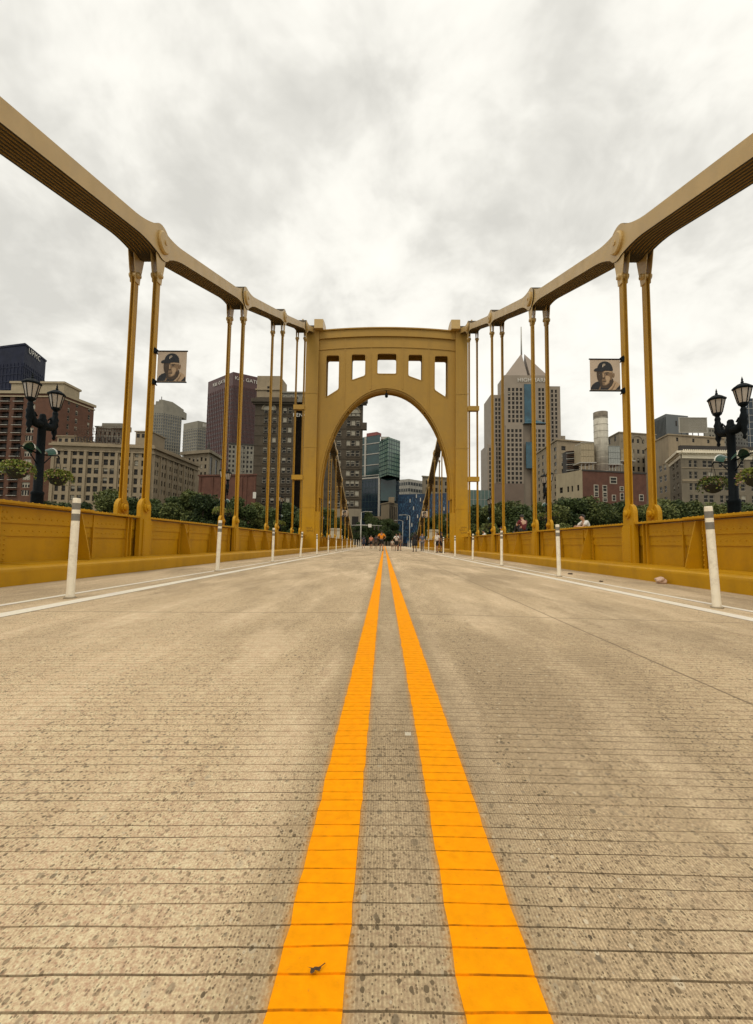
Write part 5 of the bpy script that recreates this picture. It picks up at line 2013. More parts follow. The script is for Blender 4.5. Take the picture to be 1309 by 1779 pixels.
    s.band(s.z1 - 0.3, s.z1 + 0.3, 0.3, None, 'coping')
    s.done()
    lo = Building('stone_wing', 'low tan stone wing with tall slits left of the stepped building', BEIGE, [P2(648, 255), P2(664, 255)], -1, at(656, 897, 255).z, back=10)
    lo.windows(0, lo.faces[0].us(lin(650, 663, 4, 1.5), 905), lo.faces[0].zs([(901, 912)], 656), 'dark', 0, 0.3)
    lo.done()


def pyramid_tower():
    Y = 430
    GP = mat('grey_pink_granite', (0.26, 0.21, 0.155), 0.6, 0.08, 0.1)
    def X(px, y=Y):
        return P2(px, y, 730)[0]
    def Z(px, py, y=Y):
        return at(px, py, y).z
    b = Building('pyramid_tower', 'tall grey granite tower with split pyramid roof, needle spire and sign, right of the portal', GP, [(X(877), Y + 26), (X(877), Y), (X(955), Y)], -1, Z(915, 652), back=30)
    b.plain(0)
    f = b.faces[1]
    # upper shaft windows and mid block windows in one facade
    colsU = f.us([(883, 887.2), (890, 894.2), (896.8, 901), (903.6, 907.8), (936, 940), (942, 946)], 700)
    rowsU = [(674 + 7.75 * k, 679.5 + 7.75 * k) for k in range(8)]
    rowsM = [(745.5 + 8.25 * k, 751 + 8.25 * k) for k in range(12)]
    colsM = colsU
    b.windows(1, colsU, f.zs(rowsU, 895) + f.zs(rowsM, 895), 'dark', 0.05, 0.5)
    # projecting mid block
    m = MB()
    m.box(X(879), X(909), Y - 6, Y - 0.05, -1, Z(895, 739))
    m.box(X(925), X(953), Y - 6, Y - 0.05, -1, Z(940, 739))
    # cut: the central bay is glass
    b.mb.v += []
    blocks = []
    for (xa, xb, nm, cols) in ((879, 909, 'l', [(882, 886.4), (889, 893.4), (896, 900.4), (903, 907.2)]), (925, 953, 'r', [(929, 933.4), (936, 940.4), (943, 947.4)])):
        ff = Face((X(xa, Y - 6), Y - 6), (X(xb, Y - 6), Y - 6))
        mb = MB()
        z1 = Z(895, 738, Y - 6)
        ops = ff.wall(mb, -1, z1, ff.us(cols, 800), ff.zs(rowsM, 895), 0.5)
        for u in (0, ff.w):
            mb.poly([ff.pt(u, -1), ff.pt(u, z1), ff.pt(u, z1, -5.9), ff.pt(u, -1, -5.9)])
        mb.poly([ff.pt(0, z1), ff.pt(ff.w, z1), ff.pt(ff.w, z1, -5.9), ff.pt(0, z1, -5.9)])
        p = b.part('mid_block', mb, GP)
        for (a, c, z0, z2, ci, ri) in ops:
            me = window_mesh(c - a, z2 - z0, ('dark', 0))
            obj('window', me, p, Vector(ff.pt((a + c) / 2, z0, -0.48)) - parent_loc(p), ff.rot)
    # blue glass centre
    m = MB()
    f.box(m, *f.us([(911, 925.5)], 700)[0], Z(918, 735), Z(918, 668), 0.05, 1.2)
    b.part('glass_bay', m, glass('blue_tower_glass', (0.020, 0.075, 0.105), 0.1, 0.6))
    m = MB()
    f.box(m, *f.us([(911.5, 924.5)], 790)[0], Z(918, 815), Z(918, 770), 4.0, 5.2)
    b.part('lower_glass_bay', m, MATS['blue_tower_glass'])
    m = MB()
    (ua, ub) = f.us([(908, 947)], 738)[0]
    m.grid_faces([f.pt(ua, Z(918, 738), 5.9), f.pt(ub, Z(918, 738), 5.9), f.pt(ub, Z(918, 738), 0), f.pt(ua, Z(918, 738), 0), f.pt((ua + ub) / 2 - 6, Z(918, 726), 0.1)], [(0, 1, 4), (1, 2, 4), (3, 0, 4)])
    b.part('glass_skirt', m, MATS['blue_tower_glass'])
    # wings
    for (xa, xb, yt, dy, cols, nm) in ((853, 882, 686, 8, [(861, 864.5), (866.5, 870)], 'wing'), (950, 974.5, 671, 8, [(959, 962.6), (965.6, 969.2)], 'wing'), (847, 862, 772, 4, [(850, 853)], 'wing'), (972, 982, 757, 12, [(975, 978)], 'wing')):
        ff = Face((X(xa, Y + dy), Y + dy), (X(xb, Y + dy), Y + dy))
        mb = MB()
        z1 = Z((xa + xb) / 2, yt, Y + dy)
        rws = [(yt + 6 + 7.75 * k, yt + 11.5 + 7.75 * k) for k in range(int((860 - yt) / 7.75))]
        ops = ff.wall(mb, -1, z1, ff.us(cols, 760), ff.zs(rws, (xa + xb) / 2), 0.5)
        for u in (0, ff.w):
            mb.poly([ff.pt(u, -1), ff.pt(u, z1), ff.pt(u, z1, -30), ff.pt(u, -1, -30)])
        mb.poly([ff.pt(0, z1), ff.pt(ff.w, z1), ff.pt(ff.w, z1, -30), ff.pt(0, z1, -30)])
        p = b.part(nm, mb, GP)
        for (a, c, z0, z2, ci, ri) in ops:
            obj('window', window_mesh(c - a, z2 - z0, ('dark', 0)), p, Vector(ff.pt((a + c) / 2, z0, -0.48)) - parent_loc(p), ff.rot)
    # broad brown base
    m = MB()
    m.box(X(857, Y - 10), X(909, Y - 10), Y - 10, Y - 6.1, -1, Z(890, 840, Y - 10))
    b.part('base_block', m, mat('brown_base_stone', (0.16, 0.115, 0.085), 0.8, 0.1, 0.1))
    # dark vertical louvre on the lower left
    # split pyramid
    zb, xl, xr = Z(912, 653), X(878), X(954)
    yb_ = Y + 25.8
    ap = (X(907.5, Y + 13), Y + 13, Z(907.5, 614, Y + 13))
    ap2 = (X(912.5, Y + 13), Y + 13, Z(912.5, 615, Y + 13))
    xm, xm2 = X(918), X(922.5)
    roof = mat('pink_grey_roof_panels', (0.27, 0.215, 0.165), 0.5, 0.06, 0.1)
    m = MB()
    m.grid_faces([(xl, Y, zb), (xm, Y, zb), (xm, yb_, zb), (xl, yb_, zb), ap], [(0, 1, 4), (1, 2, 4), (2, 3, 4), (3, 0, 4)])
    b.part('pyramid_roof', m, roof)
    m = MB()
    m.grid_faces([(xm2, Y, zb), (xr, Y, zb), (xr, yb_, zb), (xm2, yb_, zb), ap2], [(0, 1, 4), (1, 2, 4), (2, 3, 4), (3, 0, 4)])
    b.part('pyramid_roof', m, roof)
    m = MB()
    m.tube([(ap[0], ap[1], ap[2] - 2), (ap[0], ap[1], Z(908, 568, Y + 13))], [0.9, 0.5], 8)
    b.part('spire', m, STEELW)
    b.sign(1, 'HIGHMARK', 925, 661, 5.6, SIGNW, 0.9, 1.05)
    b.done()
    t = Building('low_glass_pavilion', 'low pale teal building just right of the portal leg', mat('pale_teal_cladding', (0.11, 0.17, 0.15), 0.5, 0.15, 0.3), [P2(800, 260), P2(852, 262)], -1, at(830, 851, 260).z, back=15)
    t.plain(0)
    t.ribs(0, 8, 3, 0, t.z1, STEELW, 0.2, 0.2, 0.1)
    t.done()


def right_side():
    b = Building('stone_loft_building', 'tan stone building with dark square windows left of the white stack', BEIGE, [P2(928, 236), P2(969, 200), P2(1036, 206)], -1, at(969, 764, 200).z, back=20)
    f = b.faces[0]
    b.windows(0, f.us([(935, 938), (942, 945), (951, 954), (963, 967)], 800), f.zs([(776.5 + 13 * k, 783.5 + 13 * k) for k in range(8)], 966), 'dark', 0.25, 0.3)
    f = b.faces[1]
    b.windows(1, f.us([(976, 983.5)], 800), f.zs([(775, 782.5), (788.5, 796), (802, 810), (815, 822)], 980), 'dark', 0.25, 0.3)
    b.band(b.z1 - 0.3, b.z1 + 0.4, 0.5, None, 'cornice')
    b.done()
    # cream annex and red brick plant
    c = Building('cream_annex', 'low cream stucco annex with sloping parapet beside the red brick plant', CREAM, [P2(966, 172), P2(1012, 160)], -1.2, at(1012, 816, 160).z, back=12)
    f = c.faces[0]
    c.windows(0, f.us([(972.5, 978), (985.5, 989), (993, 996), (1003, 1006.5)], 848), f.zs([(845, 855)], 988), 'dark', 0.1, 0.3)
    c.done()
    b = Building('brick_plant', 'red brick industrial building with white-framed windows below the white stack', BRICK_R, [P2(1012.3, 160), P2(1123, 166)], -1.2, at(1060, 819, 162).z, back=26)
    f = b.faces[0]
    specs = [((1060.5, 1072), (829, 840)), ((1032.5, 1039.5), (844, 855)), ((1032.5, 1039.5), (856, 864)), ((1047.5, 1054.5), (844, 854.5)), ((1047.5, 1054.5), (856, 864)), ((1047.5, 1054.5), (866, 872)), ((1063.5, 1069.5), (860, 870)),
             ((1077.5, 1083.5), (845, 852)), ((1077.5, 1083.5), (856, 868)), ((1094, 1099), (845, 854)), ((1110.5, 1117.5), (857.5, 868)), ((1020, 1025), (868, 878))]
    b.plain(0)
    for (xa, xb), (ya, yb) in specs:
        (ua, ub), (z0, z1) = f.us([(xa, xb)], 850)[0], f.zs([(ya, yb)], 1065)[0]
        m = MB()
        f.box(m, ua - 0.12, ub + 0.12, z0 - 0.14, z1 + 0.12, 0.004, 0.05)
        rv = b.part('window_surround', m, WIN_FRAME)
        obj('window', window_mesh(ub - ua, z1 - z0, ('sash', 0)), b.root, Vector(f.pt((ua + ub) / 2, z0, 0.065)) - b.root.location, f.rot)
    b.band(b.z1 - 0.25, b.z1 + 0.3, 0.2, IRON, 'coping')
    b.done()
    # the white stack
    xs_, Ys = at(1044.5, 760, 172).x, 172
    zt, zb = at(1044.5, 717, Ys).z, b.z1
    rad = (at(1056, 760, Ys).x - at(1033, 760, Ys).x) / 2
    root = thing('white_stack', 'tall white panelled round stack with sooty rim on the brick plant roof', 'chimney', (xs_, Ys, zb))
    m = MB()
    m.lathe((xs_, Ys, 0), [(rad, zb), (rad, zt), (rad * 0.88, zt), (rad * 0.88, zt - 3)], 28)
    m.build('shell', mat('white_stack_panels', (0.50, 0.46, 0.37), 0.6, 0.1, 0.5, streak=0.5, dirt=(0.16, 0.12, 0.08), dirt_amt=0.5, dirt_scale=0.4), root)
    for k in range(9):
        m = MB()
        z = zb + (zt - zb) * (k + 0.6) / 9.5
        m.lathe((xs_, Ys, 0), [(rad, z - 0.09), (rad + 0.07, z - 0.06), (rad + 0.07, z + 0.06), (rad, z + 0.09)], 28)
        m.build('hoop', MATS['white_stack_panels'], root)
    m = MB()
    m.lathe((xs_, Ys, 0), [(rad + 0.01, zt - 2.6), (rad + 0.04, zt - 2.5), (rad + 0.04, zt + 0.02), (rad + 0.01, zt + 0.05)], 28)
    m.build('sooty_rim', mat('sooty_panel', (0.20, 0.165, 0.12), 0.8, 0.4, 0.8), root)
    # roof plant
    def plant(name, label, xa, xb, ya, yb, Y, m_, legs=True, depth=6):
        x0, x1 = at(xa, ya, Y).x, at(xb, ya, Y).x
        z1, z0 = at(xa, ya, Y).z, at(xa, yb, Y).z
        rt = thing(name, label, 'roof plant', ((x0 + x1) / 2, Y, b.z1))
        mm = MB()
        mm.box(x0, x1, Y, Y + depth, z0, z1)
        body = mm.build('casing', m_, rt)
        mm = MB()
        n = 5
        for k in range(n + 1):
            x = x0 + (x1 - x0) * k / n
            mm.box(x - 0.06, x + 0.06, Y - 0.09, Y - 0.003, z0, z1)
        for k in range(4):
            z = z0 + (z1 - z0) * k / 3
            mm.box(x0 - 0.1, x1 + 0.1, Y - 0.14, Y - 0.091, z - 0.08, z + 0.08)
        mm.build('casing_ribs', m_, rt)
        if legs and z0 > b.z1 + 0.5:
            for k in range(4):
                x = x0 + (x1 - x0) * (k + 0.2) / 3.5
                l = MB()
                l.bar((x, Y + 0.4, b.z1 - 1.5), (x, Y + 0.4, z0), 0.22)
                l.bar((x, Y + 0.4, z0 - 1.2), (x + 0.9, Y + 0.4, z0), 0.14)
                l.build('leg', STEELW, rt)
            l = MB()
            l.box(x0 - 0.6, x1 + 0.6, Y - 0.5, Y + depth, z0 - 0.35, z0 - 0.003)
            l.build('platform', STEELW, rt)
        return rt
    plant('cooling_unit', 'cream box cooling unit on legs left of the white stack', 1009, 1032, 770, 803, 170, CREAM)
    plant('cooling_unit', 'small pale box atop the cream unit beside the stack', 1011, 1032, 768, 777, 177, STEELW, False)
    plant('cooling_unit', 'pale sheet-metal plant room on legs right of the white stack', 1057.5, 1077, 775, 806, 170, mat('pale_blue_metal', (0.30, 0.31, 0.28), 0.5, 0.12, 0.6, streak=0.3))
    plant('cooling_unit', 'narrow cream plant box beside the right hanger pair', 1079, 1100, 779, 800, 171, CREAM)
    rt = thing('rusty_louvre_stack', 'rusty slatted louvre stack at the left end of the plant roof', 'roof plant', (at(996, 800, 176).x, 176, b.z1))
    x0, x1 = at(985, 800, 176).x, at(1008, 800, 176).x
    m = MB()
    m.box(x0 + 0.4, x1 - 0.2, 176.5, 181, at(996, 818, 176).z - 2, at(996, 783, 176).z)
    m.build('casing', IRON, rt)
    for k in range(11):
        m = MB()
        z = at(996, 816, 176).z + (at(996, 783, 176).z - at(996, 816, 176).z) * k / 10
        m.obox(((x0 + x1) / 2, 176.2, z), ((x1 - x0) / 2, 0, 0.25), (0, 0.35, 0.1), (0, 0, 0.09))
        m.build('slat', RUST if k % 3 else STEELW, rt)
    # pale arched-window building behind
    g = Building('stone_hall', 'tan stone building with blind arches behind the right hanger pair', BEIGE2, [P2(1054, 262), P2(1078, 245), P2(1142, 250)], -1, at(1085, 751, 245).z, back=18)
    f = g.faces[0]
    g.windows(0, f.us([(1058, 1061), (1068, 1071)], 780), f.zs([(760, 769), (777, 786)], 1065), 'dark', 0.1, 0.3)
    f = g.faces[1]
    g.windows(1, f.us(lin(1096, 1140, 5, 4), 780), f.zs([(763, 770), (781, 788), (796, 804), (811, 819)], 1110), 'dark', 0.15, 0.3)
    for (xa, xb) in ((1080, 1094), (1096, 1118)):
        (ua, ub) = f.us([(xa, xb)], 765)[0]
        R_ = (ub - ua) / 2
        zc = f.hit(1090, 768)[1]
        m = MB()
        for k in range(12):
            q = []
            for t_, r_ in ((k, R_), (k + 1, R_), (k + 1, R_ - 0.35), (k, R_ - 0.35)):
                q.append(((ua + ub) / 2 + r_ * math.cos(t_ * PI / 12), zc + r_ * math.sin(t_ * PI / 12)))
            m.grid_faces([f.pt(p[0], p[1], o) for o in (0.0, 0.3) for p in q], [(0, 1, 2, 3), (7, 6, 5, 4), (0, 4, 5, 1), (2, 6, 7, 3)])
        g.part('blind_arch', m, BEIGE2)
    g.band(g.z1 - 0.3, g.z1 + 0.3, 0.4, None, 'coping')
    g.done()
    d = Building('grey_modern_block', 'dark blue-grey modern block rising above the tan buildings on the right', mat('blue_grey_panels', (0.125, 0.135, 0.135), 0.6, 0.1, 0.1, streak=0.2), [P2(1133, 345), P2(1161, 325), P2(1200, 330)], -1, at(1161, 719, 325).z, back=25)
    d.plain(0)
    d.plain(1)
    d.ribs(0, 12, 0, 0, d.z1 - 2, GREYG, 0.9, 1, 0.12, 'window_strips')
    m = MB()
    ff = d.faces[1]
    ff.box(m, *ff.us([(1174, 1176.5)], 735)[0], ff.hit(1175, 740)[1], ff.hit(1175, 731)[1], 0.01, 0.2)
    d.part('dark_vent', m, IRON)
    d.done()
    e = Building('stone_block', 'tan stone block with narrow paired windows between right hangers and cornice building', BEIGE, [P2(1122, 232), P2(1142, 212), P2(1164, 200), P2(1262, 206)], -1, at(1164, 755, 200).z, back=20)
    e.plain(0)
    f = e.faces[1]
    e.windows(1, f.us([(1145.5, 1150.5), (1153.5, 1158.5)], 830), f.zs([(807.5 + 19 * k, 818.5 + 19 * k) for k in range(5)], 1152), 'sash', 0.3, 0.3)
    f = e.faces[2]
    e.windows(2, f.us([(1175, 1179), (1203, 1207), (1229, 1233)], 764), f.zs([(761, 767.5)], 1190), 'dark', 0.2, 0.25)
    e.band(e.z1 - 0.25, e.z1 + 0.35, 0.4, None, 'coping')
    e.done()
    # blank panel on posts
    root = thing('rooftop_screen', 'blank slatted grey rooftop screen on posts, right of the dark block', 'roof screen', (at(1205, 750, 210).x, 210, e.z1))
    x0, x1 = at(1180, 740, 210).x, at(1229, 740, 210).x
    z1, z0 = at(1205, 726, 210).z, at(1205, 751, 210).z
    n = 10
    for k in range(n):
        m = MB()
        za, zb2 = z0 + (z1 - z0) * k / n, z0 + (z1 - z0) * (k + 0.93) / n
        m.box(x0 + 0.3, x1 - 0.3, 210, 210.15, za, zb2)
        m.build('slat', GREYST, root)
    m = MB()
    for a in ((x0, x0 + 0.3, z0, z1), (x1 - 0.3, x1, z0, z1)):
        m.box(a[0], a[1], 209.9, 210.3, a[2], a[3])
    m.box(x0 - .1, x1 + .1, 209.85, 210.35, z1, z1 + 0.25)
    m.box(x0 - .1, x1 + .1, 209.85, 210.35, z0 - 0.25, z0)
    m.build('frame', STEELW, root)
    for k in range(5):
        m = MB()
        x = x0 + (x1 - x0) * (k + 0.5) / 5
        m.bar((x, 210.5, e.z1), (x, 210.5, z0 - 0.2), 0.25)
        m.build('post', IRON, root)
    # classical cornice building
    k = Building('cornice_building', 'grey stone building with white dentilled cornice and paired windows at right edge', mat('grey_brown_stone', (0.175, 0.145, 0.10), 0.85, 0.12, 0.3, 0.2, 6, streak=0.25), [P2(1164, 196), P2(1184, 176), P2(1345, 178)], -1.2, at(1184, 789, 176).z, back=24)
    f = k.faces[0]
    k.windows(0, f.us([(1169, 1172.5), (1176, 1179.5)], 830), f.zs([(803 + 19.2 * i, 814.5 + 19.2 * i) for i in range(5)], 1174), 'sash', 0.2, 0.3)
    f = k.faces[1]
    cols = [(1198, 1203.5), (1207, 1213), (1222, 1230), (1231.5, 1240), (1250, 1257), (1259.5, 1267), (1277, 1285), (1287, 1295), (1305, 1312), (1315, 1322)]
    k.windows(1, f.us(cols, 830), f.zs([(800, 812), (819.5, 832), (840, 852), (860, 873)], 1230), 'sash', 0.2, 0.3)
    for (ya, yb) in ((813, 814.2), (833.5, 836.5), (838, 838.8)):
        m = MB()
        z = f.zs([(ya, yb)], 1230)[0]
        f.box(m, 0.3, f.w, z[0], z[1], 0.005, 0.18)
        k.part('string_course', m, BEIGE)
    WH = mat('cream_cornice', (0.78, 0.69, 0.52), 0.8, 0.08, 0.4)
    m = MB()
    z = f.zs([(789, 798)], 1230)[0]
    for i in (0, 1):
        ff = k.faces[i]
        ff.box(m, 0.4 if i else 0, ff.w, z[0] + 0.2, k.z1 - 0.2, 0.005, 0.3)
        ff.box(m, -0.1, ff.w + (0.9 if i == 0 else 0), k.z1 - 0.2, k.z1 + 0.35, -0.05, 0.7)
        ff.box(m, -0.3, ff.w + (1.6 if i == 0 else 0), k.z1 + 0.35, k.z1 + 1.2, -0.05, 1.5)
    k.part('cornice', m, WH)
    dn = MB()
    dn.box(-0.13, 0.13, -0.3, 0.0, 0, 0.34)
    dm = dn.mesh('dentil', WH)
    nd = 34
    for i in range(nd):
        u = f.w * (i + 0.5) / nd
        obj('dentil', dm, k.root, Vector(f.pt(u, k.z1 + 0.003 - 0.0, 0.98)) - k.root.location, f.rot)
    an = MB()
    an.prism([(-0.22, 0), (0.22, 0), (0.2, 0.35), (0.08, 0.55), (-0.08, 0.55), (-0.2, 0.35)], 'y', -0.12, 0.12)
    am = an.mesh('antefix', WH)
    for i in range(46):
        u = f.w * (i + 0.5) / 46
        obj('antefix', am, k.root, Vector(f.pt(u, k.z1 + 1.2, 1.3)) - k.root.location, f.rot)
    m = MB()
    f.box(m, 1, f.w, k.z1 + 0.3, k.z1 + 3.9, -2.5, -1.2)
    k.part('roof_attic', m, IRON)
    k.done()
    g = Building('grey_slab', 'grey slab block with rows of small windows behind the right street lamp', mat('grey_slab_concrete', (0.155, 0.15, 0.13), 0.7, 0.1, 0.1, streak=0.2), [P2(1250, 350), P2(1275, 335), P2(1330, 345)], -1, at(1275, 736, 335).z, back=25)
    for i, (a, c) in ((0, (1251, 1274)), (1, (1277, 1328))):
        f = g.faces[i]
        n = 5 if i == 0 else 11
        g.windows(i, f.us(lin(a, c, n, 2.2), 760), f.zs([(742 + 7 * q, 745.5 + 7 * q) for q in range(8)], (a + c) / 2), 'dark', 0.2, 0.2)
    g.done()
    h = Building('glass_slab', 'dark glass slab cut by the right edge of the picture', BLUEG, [P2(1303, 300), P2(1350, 300)], -1, at(1306, 692, 300).z, back=20)
    h.plain(0)
    h.ribs(0, 6, 22, 0, h.z1, STEELW, 0.25, 0.25, 0.15)
    h.done()
    j = Building('office_block', 'pale stone block with small windows between the screen and right lamp', GREYST, [P2(1226, 290), P2(1264, 294)], -1, at(1245, 742, 290).z, back=15)
    f = j.faces[0]
    j.windows(0, f.us(lin(1232, 1262, 6, 2.4), 760), f.zs([(747, 751), (756, 760), (765, 769)], 1245), 'dark', 0.2, 0.25)
    j.done()


for fn in (upmc, brick_apartments, beige_block, domed_tower, maroon_tower, hotel, glass_blocks, pyramid_tower, right_side):
    fn()


# ------------------------------------------------------------------ street furniture beyond the bridge
def far_street():
    x, Y = at(627, 930, 112).x, 112
    r = thing('signal_mast', 'pale traffic signal mast with long horizontal arm across the street end', 'traffic signal', (x, Y, 0.2))
    m = MB()
    m.tube([(x, Y, 0.2), (x, Y, 7.0)], [0.16, 0.12], 8)
    m.build('pole', STEELW, r)
    m = MB()
    z = at(640, 913, Y).z
    m.tube([(at(611, 913, Y).x, Y, z), (x, Y, z + 0.1), (at(664, 913, Y).x, Y, z)], [0.07, 0.11, 0.06], 8)
    m.build('arm', STEELW, r)
    m = MB()
    cx_ = at(643, 913, Y).x
    m.box(cx_ - 0.42, cx_ + 0.42, Y - 0.12, Y - 0.08, z - 0.45, z + 0.4)
    m.build('sign_plate', SIGNW, r)
    for px in (651, 658):
        m = MB()
        cx_ = at(px, 913, Y).x
        m.box(cx_ - 0.18, cx_ + 0.18, Y - 0.25, Y + 0.05, z - 1.1, z - 0.05)
        h = m.build('signal_head', IRON, r)
    for px, Y, yt, lab in ((627.5, 118, 890, 'tall pale street light with short arm left of the street end'), (712, 120, 896, 'tall pale street light with short arm right of the street end'), (700, 150, 905, 'slim grey street light in front of the blue building')):
        p = at(px, 930, Y)
        z = at(px, yt, Y).z
        r = thing('street_light', lab, 'street light', (p.x, Y, -0.5), 'street lights beyond the bridge')
        m = MB()
        m.tube([(p.x, Y, -0.5), (p.x, Y, z)], [0.14, 0.08], 8)
        m.build('pole', STEELW, r)
        m = MB()
        s = 1 if px < 660 else -1
        m.tube([(p.x, Y, z), (p.x + s * 1.2, Y, z + 0.25), (p.x + s * 2.2, Y, z + 0.2)], [0.07, 0.06, 0.05], 6)
        m.obox((p.x + s * 2.5, Y, z + 0.17), (0.45, 0, 0), (0, 0.15, 0), (0, 0, 0.07))
        m.build('arm_and_head', STEELW, r)
    # a few parked cars far down the street
    for k, (px, Y, c, lab) in enumerate(((641, 190, (0.35, 0.33, 0.28), 'pale car far down the street, left'), (660, 215, (0.04, 0.04, 0.045), 'dark car far down the middle of the street'), (704, 180, (0.03, 0.035, 0.04), 'dark car far down the street, right'))):
        p = at(px, 940, Y)
        zb = 0.0
        r = thing('parked_car', lab, 'car', (p.x, Y, zb), 'cars far down the street')
        m = MB()
        prof = [(-0.9, 0.25), (0.9, 0.25), (0.92, 0.7), (0.86, 0.95), (0.62, 1.45), (-0.62, 1.45), (-0.86, 0.95), (-0.92, 0.7)]
        m.prism([(p.x + a, zb + z) for a, z in prof], 'y', Y, Y + 4.4)
        m.build('body', mat('car_paint_%d' % k, c, 0.3), r)
        m = MB()
        m.prism([(p.x + a, zb + z) for a, z in [(-0.78, 0.98), (0.78, 0.98), (0.56, 1.38), (-0.56, 1.38)]], 'y', Y - 0.02, Y - 0.004)
        m.build('window', WIN_GLASS, r)
        for s in (-1, 1):
            m = MB()
            m.tube([(p.x + s * 0.95, Y + 0.8, zb + 0.32), (p.x + s * 0.7, Y + 0.8, zb + 0.32)], 0.32, 12)
            m.build('wheel', IRON, r)
            m = MB()
            m.box(p.x + s * 0.6, p.x + s * 0.85, Y - 0.03, Y - 0.001, zb + 0.72, zb + 0.86)
            m.build('tail_light', mat('tail_light_red', (0.25, 0.01, 0.01), 0.3), r)


far_street()


# ------------------------------------------------------------------ people
def skin_mesh(name, verts, edges, radii, mats, root=0, sub=1):
    me = bpy.data.meshes.new(name)
    me.from_pydata(verts, edges, [])
    ob = bpy.data.objects.new(name, me)
    COL.objects.link(ob)
    sk = ob.modifiers.new('skin', 'SKIN')
    sk.use_smooth_shade = True
    for i, r in enumerate(radii):
        sv = me.skin_vertices[0].data[i]
        sv.radius = r if isinstance(r, tuple) else (r, r)
        sv.use_root = (i == root)
    ss = ob.modifiers.new('sub', 'SUBSURF')
    ss.levels = ss.render_levels = sub
    bpy.context.view_layer.update()
    out = bpy.data.meshes.new_from_object(ob.evaluated_get(bpy.context.evaluated_depsgraph_get()))
    bpy.data.objects.remove(ob)
    out.materials.clear()
    for m in (mats if isinstance(mats, list) else [mats]):
        out.materials.append(m)
    out.name = name
    return out


SKINS = [mat('skin_light', (0.50, 0.30, 0.20), 0.55, 0.05, 8), mat('skin_tan', (0.33, 0.18, 0.11), 0.55, 0.05, 8), mat('skin_brown', (0.14, 0.075, 0.045), 0.55, 0.05, 8)]
HAIR = mat('dark_hair', (0.018, 0.012, 0.009), 0.6, 0.2, 30)
SHOE = mat('dark_shoe', (0.02, 0.02, 0.02), 0.6, 0.2, 9)
CLOTH = {}


def cloth(nm, c):
    return mat('cloth_' + nm, c, 0.85, 0.12, 6, 0.1, 40)


